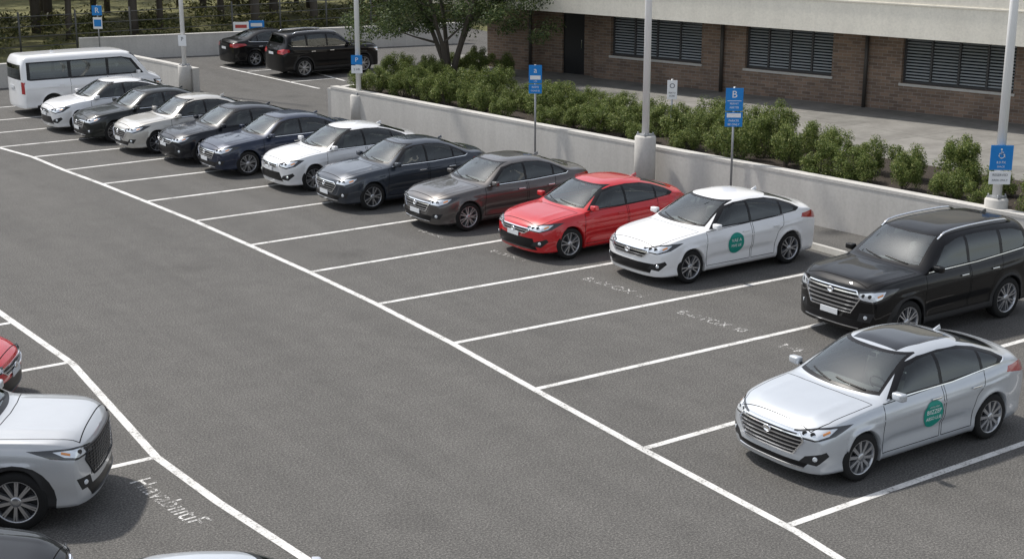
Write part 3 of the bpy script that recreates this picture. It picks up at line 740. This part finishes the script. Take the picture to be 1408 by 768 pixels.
sheet('parking_lot',[(-40,-40),(30,-40),(30,58),(24,52.5),(8,52.5),(8,45.4),(-40,45.4)],0,A_)
def xw(y): return 9.8+(30.4-y)*.111
MAIN=[(-.85,-6),(-.55,-2.5),(-.45,-1.17),(-.33,-.33),(-.18,2.82),(.01,5.76),(.20,8.49),(.31,11.35),(.32,14.17),(.27,16.96),(.20,19.83),(.04,22.55),(-.12,25.27),(-.33,27.69),(-.45,30.14),(-.80,32.2),(-1.2,35),(-1.6,38.5),(-2.1,42)]
LEFT=[(-5.9,26),(-5.85,19),(-5.75,14.84),(-5.61,11.17),(-5.98,6.5),(-5.89,4.58),(-5.70,2.46),(-5.6,-2),(-5.55,-7)]
mk=MB()
def strip(pts,w,z=.004):
    v=[];f=[]
    for i,p in enumerate(pts):
        a=pts[max(i-1,0)]; b=pts[min(i+1,len(pts)-1)]; tx,ty=b[0]-a[0],b[1]-a[1]; ln=math.hypot(tx,ty); nx,ny=-ty/ln*w/2,tx/ln*w/2
        v+=[(p[0]+nx,p[1]+ny,z),(p[0]-nx,p[1]-ny,z)]
    for i in range(len(pts)-1): f.append((2*i,2*i+1,2*i+3,2*i+2))
    mk.add(v,f)
strip(MAIN,.125); strip(LEFT,.125)
def xat(L_,y):
    for a,b in zip(L_[:-1],L_[1:]):
        lo,hi=(a,b) if a[1]<b[1] else (b,a)
        if lo[1]<=y<=hi[1]: return lo[0]+(hi[0]-lo[0])*(y-lo[1])/(hi[1]-lo[1])
    return L_[0][0]
ST=[(-3.0,-2.9),(-.15,-.05),(2.85,2.95),(5.76,5.6),(8.49,8.25),(11.35,11.1),(14.17,14.16),(16.96,17.0),(19.83,19.9),(22.55,22.55),(25.27,25.15),(27.69,27.9),(30.14,29.85),(32.3,32.2),(34.9,34.8),(37.4,37.3),(40.2,40.1)]
for ya,yb in ST:
    x0=xat(MAIN,ya)+.068; xe=min(9.3,xw(yb)-2.2)
    strip([(x0,ya),((x0+xe)/2,(ya+yb)/2),(xe,yb)],.115)
for y in (-1.5,1.9,6.5,11.28,14.1,17,19.9):
    x0=xat(LEFT,y)-.068; strip([(x0,y),(x0-5,y+.05)],.11)
strip([(12.5,46.3),(12.9,38.0)],.12); strip([(15.2,47.6),(14.75,39.4)],.12)
for y in (44.2,40.3): strip([(12.7+.1,y),(14.85,y)],.1)
o=obj('road_marking',mk.mesh('road_marking',[LINE])); o['kind']='structure'
def stencil(txt,a,b,h,mat=None):
    v,f=textmesh(txt,1.0); xs_=[p[0] for p in v]; ys_=[p[1] for p in v]; x0,x1=min(xs_),max(xs_); y0,y1=min(ys_),max(ys_)
    A=Vector((*a,0)); B=Vector((*b,0)); d=(B-A); ln=d.length; d.normalize(); up=Vector((-d.y,d.x,0))
    q=[A+d*((p[0]-x0)/(x1-x0)*ln)+up*((p[1]-(y0+y1)/2)/(y1-y0)*h)+Vector((0,0,.005)) for p in v]
    me=mesh_from('stencil',q,f); o=obj('road_lettering',me,mats=[mat or STEN]); o['kind']='structure'
stencil("B.-\u0131X\u0131C\u0131X  \u0131I",(4.72,10.55),(4.85,8.86),.24)
stencil("E.-\u01312TC\u0131X  I0",(4.74,7.70),(4.90,6.11),.24)
stencil('I4',(4.86,5.15),(4.9,4.70),.24)
stencil("E-\u0131T\u0131X  \u0131",(4.40,13.5),(4.50,12.4),.15)
stencil("H.-\u0131\u0131XI",(4.08,16.0),(4.15,15.1),.14)
stencil("H\u0131avab\u0131\u0131\u0131t\u0131F",(-6.47,5.85),(-6.33,4.10),.30,STEN2)

# ------------------------------------------------------------------ retaining walls
def wall_poly(name,pts,h,th,label,z0=-.05):
    mb=MB(); n=len(pts); off=[]; e_=.012 if th>0 else -.012
    for i,p in enumerate(pts):
        a=Vector(pts[max(i-1,0)]); b=Vector(pts[min(i+1,n-1)]); t=(b-a).normalized(); off.append(Vector((t.y,-t.x)))
    def lay(zA,zB,o0,o1):
        v=[];f=[]
        for p,o_ in zip(pts,off):
            P=Vector(p); v+=[(*(P+o_*o0),zA),(*(P+o_*o1),zA),(*(P+o_*o1),zB),(*(P+o_*o0),zB)]
        for i in range(n-1):
            for j in range(4): f.append((4*i+j,4*i+(j+1)%4,4*i+4+(j+1)%4,4*i+4+j))
        f+=[(0,1,2,3),tuple(4*(n-1)+k for k in (3,2,1,0))]; mb.add(v,f)
    lay(z0,h-.07,0,th); lay(h-.069,h,-e_,th+e_)
    o=obj(name,mb.mesh(name,[CONC])); tag(o,label,'wall'); return o
wall_poly('retaining_wall',[(xw(y),y) for y in (31.0,26,21,16,11,6,1,-6)],1.15,-.25,'long pale concrete retaining wall holding back the shrub bed')
wall_poly('retaining_wall',[(9.75,31.26),(12.5,32.2),(15.4,33.5),(17.2,34.5)],1.05,.22,'short return of the concrete planter wall')
wall_poly('low_wall',[(8.5,39.6),(8.3,42.2),(8.0,44.95)],.92,.25,'low concrete wall between the two lots')
wall_poly('low_wall',[(-30,45.6),(-10,45.3),(7.95,45.2)],.92,.25,'low concrete perimeter wall behind the van')
wall_poly('low_wall',[(8.3,51.8),(16,50.2),(26,48.2)],1.0,.25,'low concrete wall behind the upper lot')
def prism(name,poly,z0,z1,mat,kind='structure'):
    mb=MB(); n=len(poly); v=[(x,y,z0) for x,y in poly]+[(x,y,z1) for x,y in poly]
    mb.add(v,[tuple(range(n,2*n))]+[(i,(i+1)%n,n+(i+1)%n,n+i) for i in range(n)]); o=obj(name,mb.mesh(name,[mat])); o['kind']=kind; return o
def m_soil():
    m,n,l,b=nmat('mulch'); co=coords(n); f=noise(n,l,co,22,5,.8)
    l.new(ramp(n,l,f,[(.3,(.018,.013,.009)),(.55,(.048,.036,.026)),(.75,(.11,.085,.06))]),b.inputs['Base Color']); b.inputs['Roughness'].default_value=.95; bump(n,l,f,b,.9,.05); return m
prism('soil_bed',[(xw(-6)+.262,-6),(xw(-6)+3.9,-6),(xw(16)+3.8,16),(xw(30.2)+4.6,30.6),(14.6,32.85),(xw(30.8)+.27,30.95)],-.05,1.0,m_soil())
m,n,l,b=nmat('slab_paving'); co=coords(n); bt=n.new('ShaderNodeTexBrick'); l.new(co,bt.inputs['Vector']); bt.inputs['Scale'].default_value=1.; bt.offset=0; bt.inputs['Brick Width'].default_value=2.4; bt.inputs['Row Height'].default_value=2.4; bt.inputs['Mortar Size'].default_value=.012
bt.inputs['Color1'].default_value=(.25,.24,.225,1); bt.inputs['Color2'].default_value=(.21,.205,.19,1); bt.inputs['Mortar'].default_value=(.10,.10,.09,1)
f=noise(n,l,co,1.3,7,.7); l.new(mixc(n,l,.8,bt.outputs['Color'],ramp(n,l,f,[(.3,(.55,.54,.52)),(.7,(1.15,1.15,1.13))]),'MULTIPLY'),b.inputs['Base Color']); b.inputs['Roughness'].default_value=.85
SLAB=m
prism('pavement',[(xw(-6)+3.905,-6),(60,-6),(60,40),(18.5,37.5),(17.3,34.3),(14.7,32.9),(xw(30.2)+4.61,30.62),(xw(16)+3.805,16)],-.05,.92,SLAB)

# ------------------------------------------------------------------ building
BA=Vector((17.9,33.9,.92)); BB=Vector((23.3,14.0,.92)); bd=(BB-BA).normalized(); brz=math.atan2(bd.y,bd.x)
bld=empty('brick_building',BA,brz,'long brown brick building with pale overhanging fascia','building')
def m_brick():
    m,n,l,b=nmat('brick'); co=coords(n); sp_=n.new('ShaderNodeSeparateXYZ'); l.new(co,sp_.inputs[0]); ad=n.new('ShaderNodeMath'); l.new(sp_.outputs[0],ad.inputs[0]); l.new(sp_.outputs[1],ad.inputs[1])
    cb=n.new('ShaderNodeCombineXYZ'); l.new(ad.outputs[0],cb.inputs[0]); l.new(sp_.outputs[2],cb.inputs[1])
    bt=n.new('ShaderNodeTexBrick'); l.new(cb.outputs[0],bt.inputs['Vector']); bt.inputs['Scale'].default_value=1.; bt.inputs['Brick Width'].default_value=.30; bt.inputs['Row Height'].default_value=.10; bt.inputs['Mortar Size'].default_value=.008; bt.inputs['Bias'].default_value=-.1
    bt.inputs['Color1'].default_value=(.25,.175,.13,1); bt.inputs['Color2'].default_value=(.14,.10,.078,1); bt.inputs['Mortar'].default_value=(.26,.24,.215,1)
    f=noise(n,l,co,1.0,5,.6); c=mixc(n,l,.7,bt.outputs['Color'],ramp(n,l,f,[(.3,(.7,.68,.66)),(.7,(1.2,1.18,1.15))]),'MULTIPLY')
    l.new(c,b.inputs['Base Color']); b.inputs['Roughness'].default_value=.9; bump(n,l,bt.outputs['Fac'],b,.4,-.01); return m
BR=m_brick()
wl=MB(); H=2.75
def wbox(mb,x0,x1,y0,y1,z0,z1,mi=0):
    mb.box(((x0+x1)/2,(y0+y1)/2,(z0+z1)/2),(x1-x0,y1-y0,z1-z0),mi)
wins=[(5.75,9.5),(11.2,14.35),(16.7,20.2),(22.6,26.1),(28.5,32)]
z_s,z_h=.85,2.25
END=36
wbox(wl,0,2.3,0,.35,0,H); 
wbox(wl,2.3,3.35,.30,.65,0,H); wbox(wl,4.35,5.0,.30,.65,0,H); wbox(wl,3.35,4.35,.30,.65,2.25,H); wbox(wl,5.0,5.4,0,.65,0,H)
px_=5.4
for a,b in wins:
    wbox(wl,px_,a,0,.35,0,H); wbox(wl,a,b,0,.35,0,z_s); wbox(wl,a,b,0,.35,z_h,H); px_=b
wbox(wl,px_,END,0,.35,0,H); wbox(wl,0,.35,.35,12,0,H); wbox(wl,END-.35,END,.35,12,0,H)
obj('wall',wl.mesh('wall',[BR]),bld)
fs=MB(); wbox(fs,-1.2,END+1,-1.9,-1.6,2.42,4.0); wbox(fs,-1.2,-.9,-1.6,13,2.42,4.0); wbox(fs,-1.22,END+1,-1.93,-1.58,3.35,3.39)
wbox(fs,-.7,END+.5,-1.35,-1.1,4.0,6.6)
obj('fascia',fs.mesh('fascia',[FASC]),bld)
sf=MB(); wbox(sf,-.9,END+1,-1.6,2.4,2.76,2.86); obj('soffit',sf.mesh('soffit',[m_concrete('soffit',(.42,.40,.37),.2)]),bld)
rf=MB(); wbox(rf,-.9,END+1,-1.1,13,3.8,3.98); obj('roof',rf.mesh('roof',[m_concrete('roof_felt',(.2,.2,.2),.2)]),bld)
WG=plain('office_glass',(.02,.025,.03),.08,0,.5); WF=plain('window_frame',(.05,.05,.052),.5); LV=plain('window_louvre',(.40,.43,.45),.4)
for a,b in wins:
    w=MB(); wbox(w,a+.02,b-.02,.26,.29,z_s+.02,z_h-.02); wo=obj('window',w.mesh('window',[WG]),bld)
    fr=MB(); wbox(fr,a,b,.12,.25,z_s,z_s+.06); wbox(fr,a,b,.12,.25,z_h-.06,z_h)
    k=4
    for i in range(k+1):
        xx=a+(b-a)*i/k; xx=min(max(xx,a+.03),b-.03); wbox(fr,xx-.03,xx+.03,.13,.24,z_s+.062,z_h-.062)
    obj('frame',fr.mesh('frame',[WF]),wo)
    lv=MB(); nz=14
    for i in range(nz):
        z=z_s+.11+(z_h-z_s-.20)*i/(nz-1)
        for j in range(k):
            xa=a+(b-a)*j/k+.04; xb=a+(b-a)*(j+1)/k-.04
            lv.add([(xa,.15,z-.026),(xb,.15,z-.026),(xb,.19,z+.014),(xa,.19,z+.014)],[(0,1,2,3)])
    obj('louvre',lv.mesh('louvre',[LV]),wo)
    sl=MB(); wbox(sl,a-.05,b+.05,-.05,.12,z_s-.08,z_s-.002); obj('sill',sl.mesh('sill',[CONC]),wo)
d=MB(); wbox(d,3.37,4.33,.36,.42,0,2.23); do=obj('door',d.mesh('door',[plain('dark_door',(.006,.006,.008),.5)]),bld)
d=MB(); wbox(d,4.20,4.23,.31,.355,.95,1.25); obj('handle',d.mesh('handle',[M['chrome']]),do)
PIPE=plain('pipe_paint',(.05,.045,.04),.5)
for x in (10.35,15.55,21.4,2.15):
    d=MB(); d.tube([(x,-.08,0),(x,-.08,2.74)],.06,10); obj('downpipe',d.mesh('downpipe',[PIPE]),bld)

# ------------------------------------------------------------------ lamps & signs
WP=plain('pole_paint',(.78,.78,.77),.4); GALV=plain('galvanised_post',(.33,.34,.35),.45,.6)
BLUE=plain('sign_blue',(.0,.20,.58),.4); SW=plain('sign_white',(.78,.79,.80),.45); SD=plain('sign_ink',(.05,.06,.08),.5)
def lamp(x,y,pr,ph,rad,z0=0.,label='white steel street lamp on a round concrete base'):
    e=empty('street_lamp',(x,y,z0),0,label,'street lamp','street lamps along the wall')
    b=MB(); b.lathe([(.001,0),(pr,0),(pr,ph-.04),(pr-.04,ph),(.001,ph)],28,'Z'); obj('concrete_base',b.mesh('base',[CONC]),e)
    b=MB(); b.box((0,0,ph+.015),(pr*1.25,pr*1.25,.03),0,.004); 
    for sx in (-1,1):
        for sy in (-1,1): b.lathe([(.018,ph+.03),(.018,ph+.08),(.001,ph+.08)],8,'Z',c=(sx*pr*.5,sy*pr*.5,0))
    obj('base_plate',b.mesh('plate',[GALV]),e)
    b=MB(); b.tube([(0,0,ph+.03),(0,0,9.0)],[rad,rad*.8],16); b.tube([(0,0,9),(-.4,0,9.15),(-1.2,0,9.2)],.04,8); obj('pole',b.mesh('pole',[WP]),e)
    b=MB(); b.box((-1.5,0,9.2),(.7,.3,.1),0,.03); obj('lamp_head',b.mesh('head',[GALV]),e)
    return e
lamp(10.95,16.25,.27,1.5,.095); lamp(10.02,29.6,.28,1.02,.085); lamp(12.70,6.85,.24,1.35,.10); lamp(8.3,39.9,.25,1.02,.085)
def sign(name,x,y,z0,post_h,panels,label,rz=None,post=True):
    rz=math.radians(232) if rz is None else rz
    e=empty(name,(x,y,z0),rz+math.pi/2,label,'sign','parking signs along the wall')
    if post:
        b=MB(); b.tube([(0,.03,0),(0,.03,post_h)],.028,10); obj('post',b.mesh('post',[GALV]),e)
    for zb_,h,mat,texts,wd in panels:
        b=MB(); b.box((0,-.012,zb_+h/2),(wd,.014,h),0,.004); p=obj('panel',b.mesh('panel',[mat]),e)
        for txt,sz,dz,mi in texts:
            t=MB()
            if txt=='#':
                t.box((0,-.0215,zb_+h/2+dz),(wd*.8,.003,sz),mi)
            elif txt=='WC':
                cz=zb_+h/2+dz; s=sz
                ring=[(math.cos(a)*s*.30,-.023,cz-.22*s+math.sin(a)*s*.30) for a in np.linspace(math.radians(120),math.radians(395),18)]
                t.tube(ring,s*.05,6,mi); t.tube([(-s*.05,-.023,cz+.30*s),(-s*.02,-.023,cz-.1*s),(s*.22,-.023,cz-.1*s),(s*.36,-.023,cz-.42*s)],s*.055,6,mi)
                t.tube([(-s*.04,-.023,cz+.12*s),(s*.2,-.023,cz+.12*s)],s*.045,6,mi); t.lathe([(s*.1,-.024),(.001,-.026)],14,'Y',mi,c=(-s*.06,0,cz+.45*s))
            else:
                v,f=textmesh(txt,sz); t.add([(q[0],-.0225,zb_+h/2+dz+q[1]) for q in v],f,mi)
            obj('symbol' if txt in ('#','WC') else 'lettering',t.mesh('lettering',[SW,SD,BLUE]),p)
    return e
sign('parking_sign',10.65,20.65,0,2.85,[(2.34,.50,BLUE,[('a',.22,.11,0),('#',.11,-.09,0),('UTE',.05,-.19,0)],.36),(2.06,.25,BLUE,[('RESTE',.075,.05,0),('OONE EE',.06,-.05,0)],.36)],'blue parking sign on a thin post before the wall')
sign('parking_sign',11.52,13.65,0,2.98,[(2.40,.55,BLUE,[('B',.24,.12,0),('#',.012,-.03,0),('PERMIT',.065,-.10,0),('ABETEB',.065,-.19,0)],.42),(2.02,.35,BLUE,[('#',.10,.10,0),('PARKTE',.07,-.03,0),('BE ONLY',.07,-.12,0)],.42)],'blue parking sign with a white letter on a post')
sign('parking_sign',12.32,16.85,1.0,1.75,[(1.22,.50,SW,[('O',.18,.10,1),('PERTO',.06,-.08,1),('EOBE',.06,-.16,1)],.26)],'small white notice sign on a post among shrubs')
sign('parking_sign',12.56,6.72,.85,1.7,[(1.12,.52,BLUE,[('WC',.19,.09,0),('8.0 PX',.07,-.10,0),('SPACE',.055,-.19,0)],.46),(.82,.27,SW,[('RESERVED',.07,.06,1),('AREA ONLY',.06,-.05,1)],.44)],'blue and white disabled parking sign on the lamp pole',post=False)
sign('parking_sign',9.91,29.48,1.0,1.7,[(1.0,.30,BLUE,[('P',.2,0,0)],.36),(.72,.25,SW,[('2 HR',.1,0,1)],.36)],'small blue parking sign on the lamp pole',post=False)
sign('parking_sign',8.22,39.78,1.0,1.7,[(.75,.40,SW,[('P',.2,.05,1)],.30)],'small white notice on the lamp pole',post=False)
sign('parking_sign',8.9,50.9,0,2.45,[(2.0,.42,BLUE,[('R',.32,0,0)],.44),(1.42,.50,SW,[('#',.3,0,2)],.40)],'blue and white parking sign behind the low wall')
WS=m_concrete('stop_concrete',(.46,.45,.42),.4)
for (x,y) in ((10.30,9.55),(9.9,13.0),(11.0,4.9)):
    mb=MB(); v=[];f=[]
    for yy in (-.85,-.80,.80,.85):
        k=.7 if abs(yy)>.82 else 1
        v+=[(-.08,yy,0),(-.05,yy,.12*k),(.05,yy,.12*k),(.08,yy,0)]
    for i in range(3):
        for j in range(3): f.append((4*i+j,4*i+j+1,4*i+5+j,4*i+4+j))
    f+=[(0,1,2,3),(15,14,13,12)]; mb.add(v,f); o=obj('wheel_stop',mb.mesh('wheel_stop',[WS]),loc=(x,y,.003)); tag(o,'low concrete wheel stop at the head of a bay','wheel stop','wheel stops')

# ------------------------------------------------------------------ foliage
def m_leaf(name,stops,trans=.25):
    m=bpy.data.materials.new(name); m.use_nodes=True; n=m.node_tree.nodes; l=m.node_tree.links; b=n['Principled BSDF']; out=n['Material Output']
    g=n.new('ShaderNodeNewGeometry'); c=ramp(n,l,g.outputs['Random Per Island'],stops); l.new(c,b.inputs['Base Color']); b.inputs['Roughness'].default_value=.55; b.inputs['Specular IOR Level'].default_value=.3
    t=n.new('ShaderNodeBsdfTranslucent'); l.new(c,t.inputs[0]); mx=n.new('ShaderNodeMixShader'); mx.inputs[0].default_value=trans
    l.new(b.outputs[0],mx.inputs[1]); l.new(t.outputs[0],mx.inputs[2]); l.new(mx.outputs[0],out.inputs[0]); return m
LF1=m_leaf('shrub_leaf',[(0,(.05,.080,.018)),(.45,(.11,.155,.036)),(.8,(.19,.23,.060)),(1,(.30,.31,.11))],.35)
LF2=m_leaf('tree_leaf',[(0,(.030,.052,.018)),(.6,(.075,.108,.036)),(1,(.155,.185,.068))],.3)
LF3=m_leaf('wood_leaf',[(0,(.025,.038,.016)),(.6,(.060,.082,.032)),(1,(.13,.15,.06))],.3)
BARK=m_concrete('bark',(.095,.080,.065),.6)
def leaves(centres,radii,n,size,squash=.8,seed=0):
    r=np.random.default_rng(seed); k=r.integers(0,len(centres),n); C=np.array(centres)[k]; R=np.array(radii)[k][:,None]
    d=r.normal(size=(n,3)); d/=np.linalg.norm(d,axis=1)[:,None]; rad=r.random((n,1))**.45
    p=C+d*R*rad*np.array([1,1,squash])
    nn=d*.8+r.normal(size=(n,3))*.6+np.array([0,0,.4]); nn/=np.linalg.norm(nn,axis=1)[:,None]
    a=np.cross(nn,r.normal(size=(n,3))); a/=np.linalg.norm(a,axis=1)[:,None]; b=np.cross(nn,a)
    s=size*(.6+.8*r.random((n,1)))
    v=np.stack([p-a*s,p+b*s*.45,p+a*s,p-b*s*.45],1).reshape(-1,3)
    return v
def leafmesh(name,v,mat):
    n=len(v)//4; me=bpy.data.meshes.new(name); me.vertices.add(len(v)); me.vertices.foreach_set('co',v.ravel().astype(np.float32))
    me.loops.add(len(v)); me.loops.foreach_set('vertex_index',np.arange(len(v),dtype=np.int32)); me.polygons.add(n)
    me.polygons.foreach_set('loop_start',np.arange(n,dtype=np.int32)*4); me.polygons.foreach_set('loop_total',np.full(n,4,dtype=np.int32))
    me.materials.append(mat); me.update(); me.validate(); return me
SH=[]
for s in range(6):
    r=np.random.default_rng(50+s); nc=26; C=[];R=[]
    for i in range(nc):
        a=r.random()*6.28; q=r.random()**.5*.36; z=.12+r.random()*.68*(1-q*1.0); C.append((q*math.cos(a),q*math.sin(a),z)); R.append(.11+.09*r.random())
    lm=leafmesh('shrub_leaves',leaves(C,R,8000,.019,1.,s),LF1)
    st=MB()
    for c in C[:12]: st.tube([(c[0]*.15,c[1]*.15,-.02),(c[0]*.6,c[1]*.6,c[2]*.5),c],[.012,.008,.004],5,0,False)
    SH.append((lm,st.mesh('shrub_stems',[BARK])))
def shrub(x,y,s,i,zs=1.):
    o=obj('shrub',SH[i][1],None,(x,y,1.0)); o.scale=(s,s,s*zs); o.rotation_euler=(0,0,random.random()*6.28)
    tag(o,'leafy green shrub growing in the mulch bed behind the wall','shrub','shrubs in the planter bed')
    obj('foliage',SH[i][0],o)
y=4.2; k=0
while y<30.6:
    dense=y>13
    for row,(off,pr) in enumerate(((.85,1.),(1.95,.97 if dense else .9),(3.0,.95 if dense else .55))):
        if random.random()<pr:
            s=random.uniform(.85,1.2)*(1.08 if y>13 else 1.03); shrub(xw(y)+off+random.uniform(-.2,.2),y+row*.5+random.uniform(-.2,.2),s,k%6,random.uniform(.85,1.25)); k+=1
    y+=.90 if dense else 1.10
for x,y in ((13.6,31.2),(14.4,31.9),(12.6,30.7),(15.4,32.2),(13.0,30.0),(15.6,31.2),(16.6,32.6),(16.9,31.5)): shrub(x,y,1.1,k%6); k+=1
def branchy(stems,H,r0,seed,sub=4,spread=.35):
    rr=random.Random(seed); mb=MB(); tips=[]
    for s in range(stems):
        a=s/max(stems,1)*6.28+rr.uniform(-.3,.3); sp_=spread if stems>1 else .05; pts=[];R=[]
        for k in range(9):
            t=k/8; x=math.cos(a)*sp_*H*t**1.2*.55+rr.uniform(-.05,.05)*t*2; y=math.sin(a)*sp_*H*t**1.2*.55+rr.uniform(-.05,.05)*t*2
            pts.append((x+math.cos(a)*.06*(stems>1),y+math.sin(a)*.06*(stems>1),H*t-.05)); R.append(r0*(1.15-t*.85))
        mb.tube(pts,R,8); tips.append(pts[-1])
        for q in range(sub):
            t0=rr.uniform(.35,.95); k=int(t0*8); P=Vector(pts[k]); an=rr.uniform(0,6.28); ln=H*rr.uniform(.18,.38)
            d=Vector((math.cos(an),math.sin(an),rr.uniform(.2,.8))).normalized(); m1=P+d*ln*.5+Vector((0,0,.05)); e_=P+d*ln+Vector((0,0,ln*.1))
            mb.tube([P,m1,e_],[R[k]*.6,R[k]*.35,R[k]*.12],6,0,False); tips.append(tuple(e_)); tips.append(tuple(m1))
    return mb,tips
mb,tips=branchy(5,5.2,.085,3,7,.75)
e=empty('ornamental_tree',(14.6,31.3,.98),0,'multi stemmed ornamental tree with small leaves in the planter','tree')
obj('trunk',mb.mesh('trunk',[BARK]),e)
r=np.random.default_rng(5); C=[];R=[]
for t in tips:
    if t[2]>1.7: C.append(t); R.append(.55+.3*r.random())
for i in range(95):
    a=r.random()*6.28; q=r.random()**.5*3.6; z=1.95+r.random()*3.4-.1*q; C.append((q*math.cos(a),q*math.sin(a),z)); R.append(.35+.4*r.random())
obj('crown',leafmesh('crown',leaves(C,R,56000,.048,.7,9),LF2),e)
WT=[]
for s in range(4):
    mb,tips=branchy(1,8.5+s*.6,.17+.02*s,20+s,14); r=np.random.default_rng(s); C=[t for t in tips if t[2]>2.6]; R=[.6+.5*r.random() for _ in C]
    for i in range(30):
        a=r.random()*6.28; q=r.random()**.5*2.6; z=3.0+r.random()*6.5; C.append((q*math.cos(a),q*math.sin(a),z)); R.append(.5+.6*r.random())
    WT.append((mb.mesh('trunk',[BARK]),leafmesh('crown',leaves(C,R,8000,.12,.6,30+s),LF3)))
rr=random.Random(4); cnt=0
for row,(yy,n_) in enumerate(((60,11),(64,12),(69,13),(75,14))):
    for i in range(n_):
        x=-8+i*4.5+rr.uniform(-1.3,1.3)+row*.8; y=yy+rr.uniform(-1.5,1.5)
        e=empty('woodland_tree',(x,y,0),rr.random()*6.28,'slim dark woodland tree beyond the perimeter wall','tree','trees of the wood behind the lot'); s=rr.uniform(.85,1.2); e.scale=(s,s,s)
        t,c=WT[cnt%4]; cnt+=1; obj('trunk',t,e); obj('crown',c,e)
r=np.random.default_rng(77); C=[];R=[]
for i in range(420):
    C.append((r.uniform(-30,60),r.uniform(84,96),r.uniform(0,13))); R.append(1.2+1.2*r.random())
o=obj('distant_wood',leafmesh('wood',leaves(C,R,42000,.30,.8,78),LF3)); o['kind']='stuff'
C=[];R=[]
for i in range(260):
    C.append((r.uniform(-12,48),r.uniform(56,72),r.uniform(0,.7))); R.append(.5+.6*r.random())
o=obj('undergrowth',leafmesh('undergrowth',leaves(C,R,26000,.10,.7,79),m_leaf('scrub_leaf',[(0,(.045,.055,.02)),(.6,(.13,.14,.045)),(1,(.30,.28,.11))]))); o['kind']='stuff'
e=empty('rail_fence',(0,0,0),0,'thin dark metal rail fence in front of the wood','fence')
FM=plain('fence_metal',(.09,.09,.085),.6)
fpts=[(-14+i*2.6,55.2+.02*i) for i in range(20)]
b=MB()
for z in (.35,.8,1.25,1.7): b.tube([(x,y,z) for x,y in fpts],.022,6)
obj('fence_rail',b.mesh('rail',[FM]),e)
pm=MB(); pm.tube([(0,0,0),(0,0,1.9)],.045,8); pme=pm.mesh('post',[FM])
for x,y in fpts: obj('fence_post',pme,e,(x,y,0))
NP=plain('notice_print',(.45,.06,.05),.5)
for x,y,c in ((17.0,54.0,SW),(17.95,54.3,BLUE)):
    e=empty('notice_board',(x,y,0),math.radians(-30),'small pale notice board behind the low wall','board','notice boards behind the wall'); b=MB(); b.box((0,0,.75),(.75,.05,.55),0,.01); p=obj('panel',b.mesh('panel',[c]),e)
    b=MB(); b.box((0,-.0275,.82),(.55,.003,.16),0); obj('notice',b.mesh('notice',[NP if c is SW else SW]),p)
    for q in (-.3,.3): b=MB(); b.tube([(q,.05,0),(q,.05,1.05)],.025,8); obj('post',b.mesh('post',[GALV]),e)

# ------------------------------------------------------------------ light, camera
w=bpy.data.worlds.new('World'); S.world=w; w.use_nodes=True; n=w.node_tree.nodes; l=w.node_tree.links
sky=n.new('ShaderNodeTexSky'); sky.sky_type='NISHITA'; sky.sun_disc=False
az=math.atan2(.93,-.37); el=math.radians(56)
sky.sun_elevation=el; sky.sun_rotation=math.pi/2-az; sky.dust_density=1.2; sky.air_density=1.
bg=n['Background']; bg.inputs['Strength'].default_value=.15
hs=n.new('ShaderNodeHueSaturation'); hs.inputs['Saturation'].default_value=.38; hs.inputs['Value'].default_value=1.3; l.new(sky.outputs[0],hs.inputs['Color']); l.new(hs.outputs[0],bg.inputs['Color'])
sd=bpy.data.lights.new('sun','SUN'); sd.energy=3.9; sd.angle=math.radians(2.5); sd.color=(1,.95,.88)
so=bpy.data.objects.new('sun',sd); COL.objects.link(so)
dv=Vector((math.cos(az)*math.cos(el),math.sin(az)*math.cos(el),math.sin(el))); so.rotation_euler=dv.to_track_quat('Z','Y').to_euler(); so.location=(0,0,30)
cd=bpy.data.cameras.new('camera'); cd.sensor_width=36; cd.lens=2006.36/1408*36; cd.clip_end=1500; cd.clip_start=.1
cam=bpy.data.objects.new('camera',cd); COL.objects.link(cam); cam.location=(-12.7148,-12.0292,7.8642); cam.rotation_euler=(math.pi/2-.2701,0,.9661-math.pi/2); S.camera=cam
S.view_settings.view_transform='Standard'; S.view_settings.look='None'; S.view_settings.exposure=0
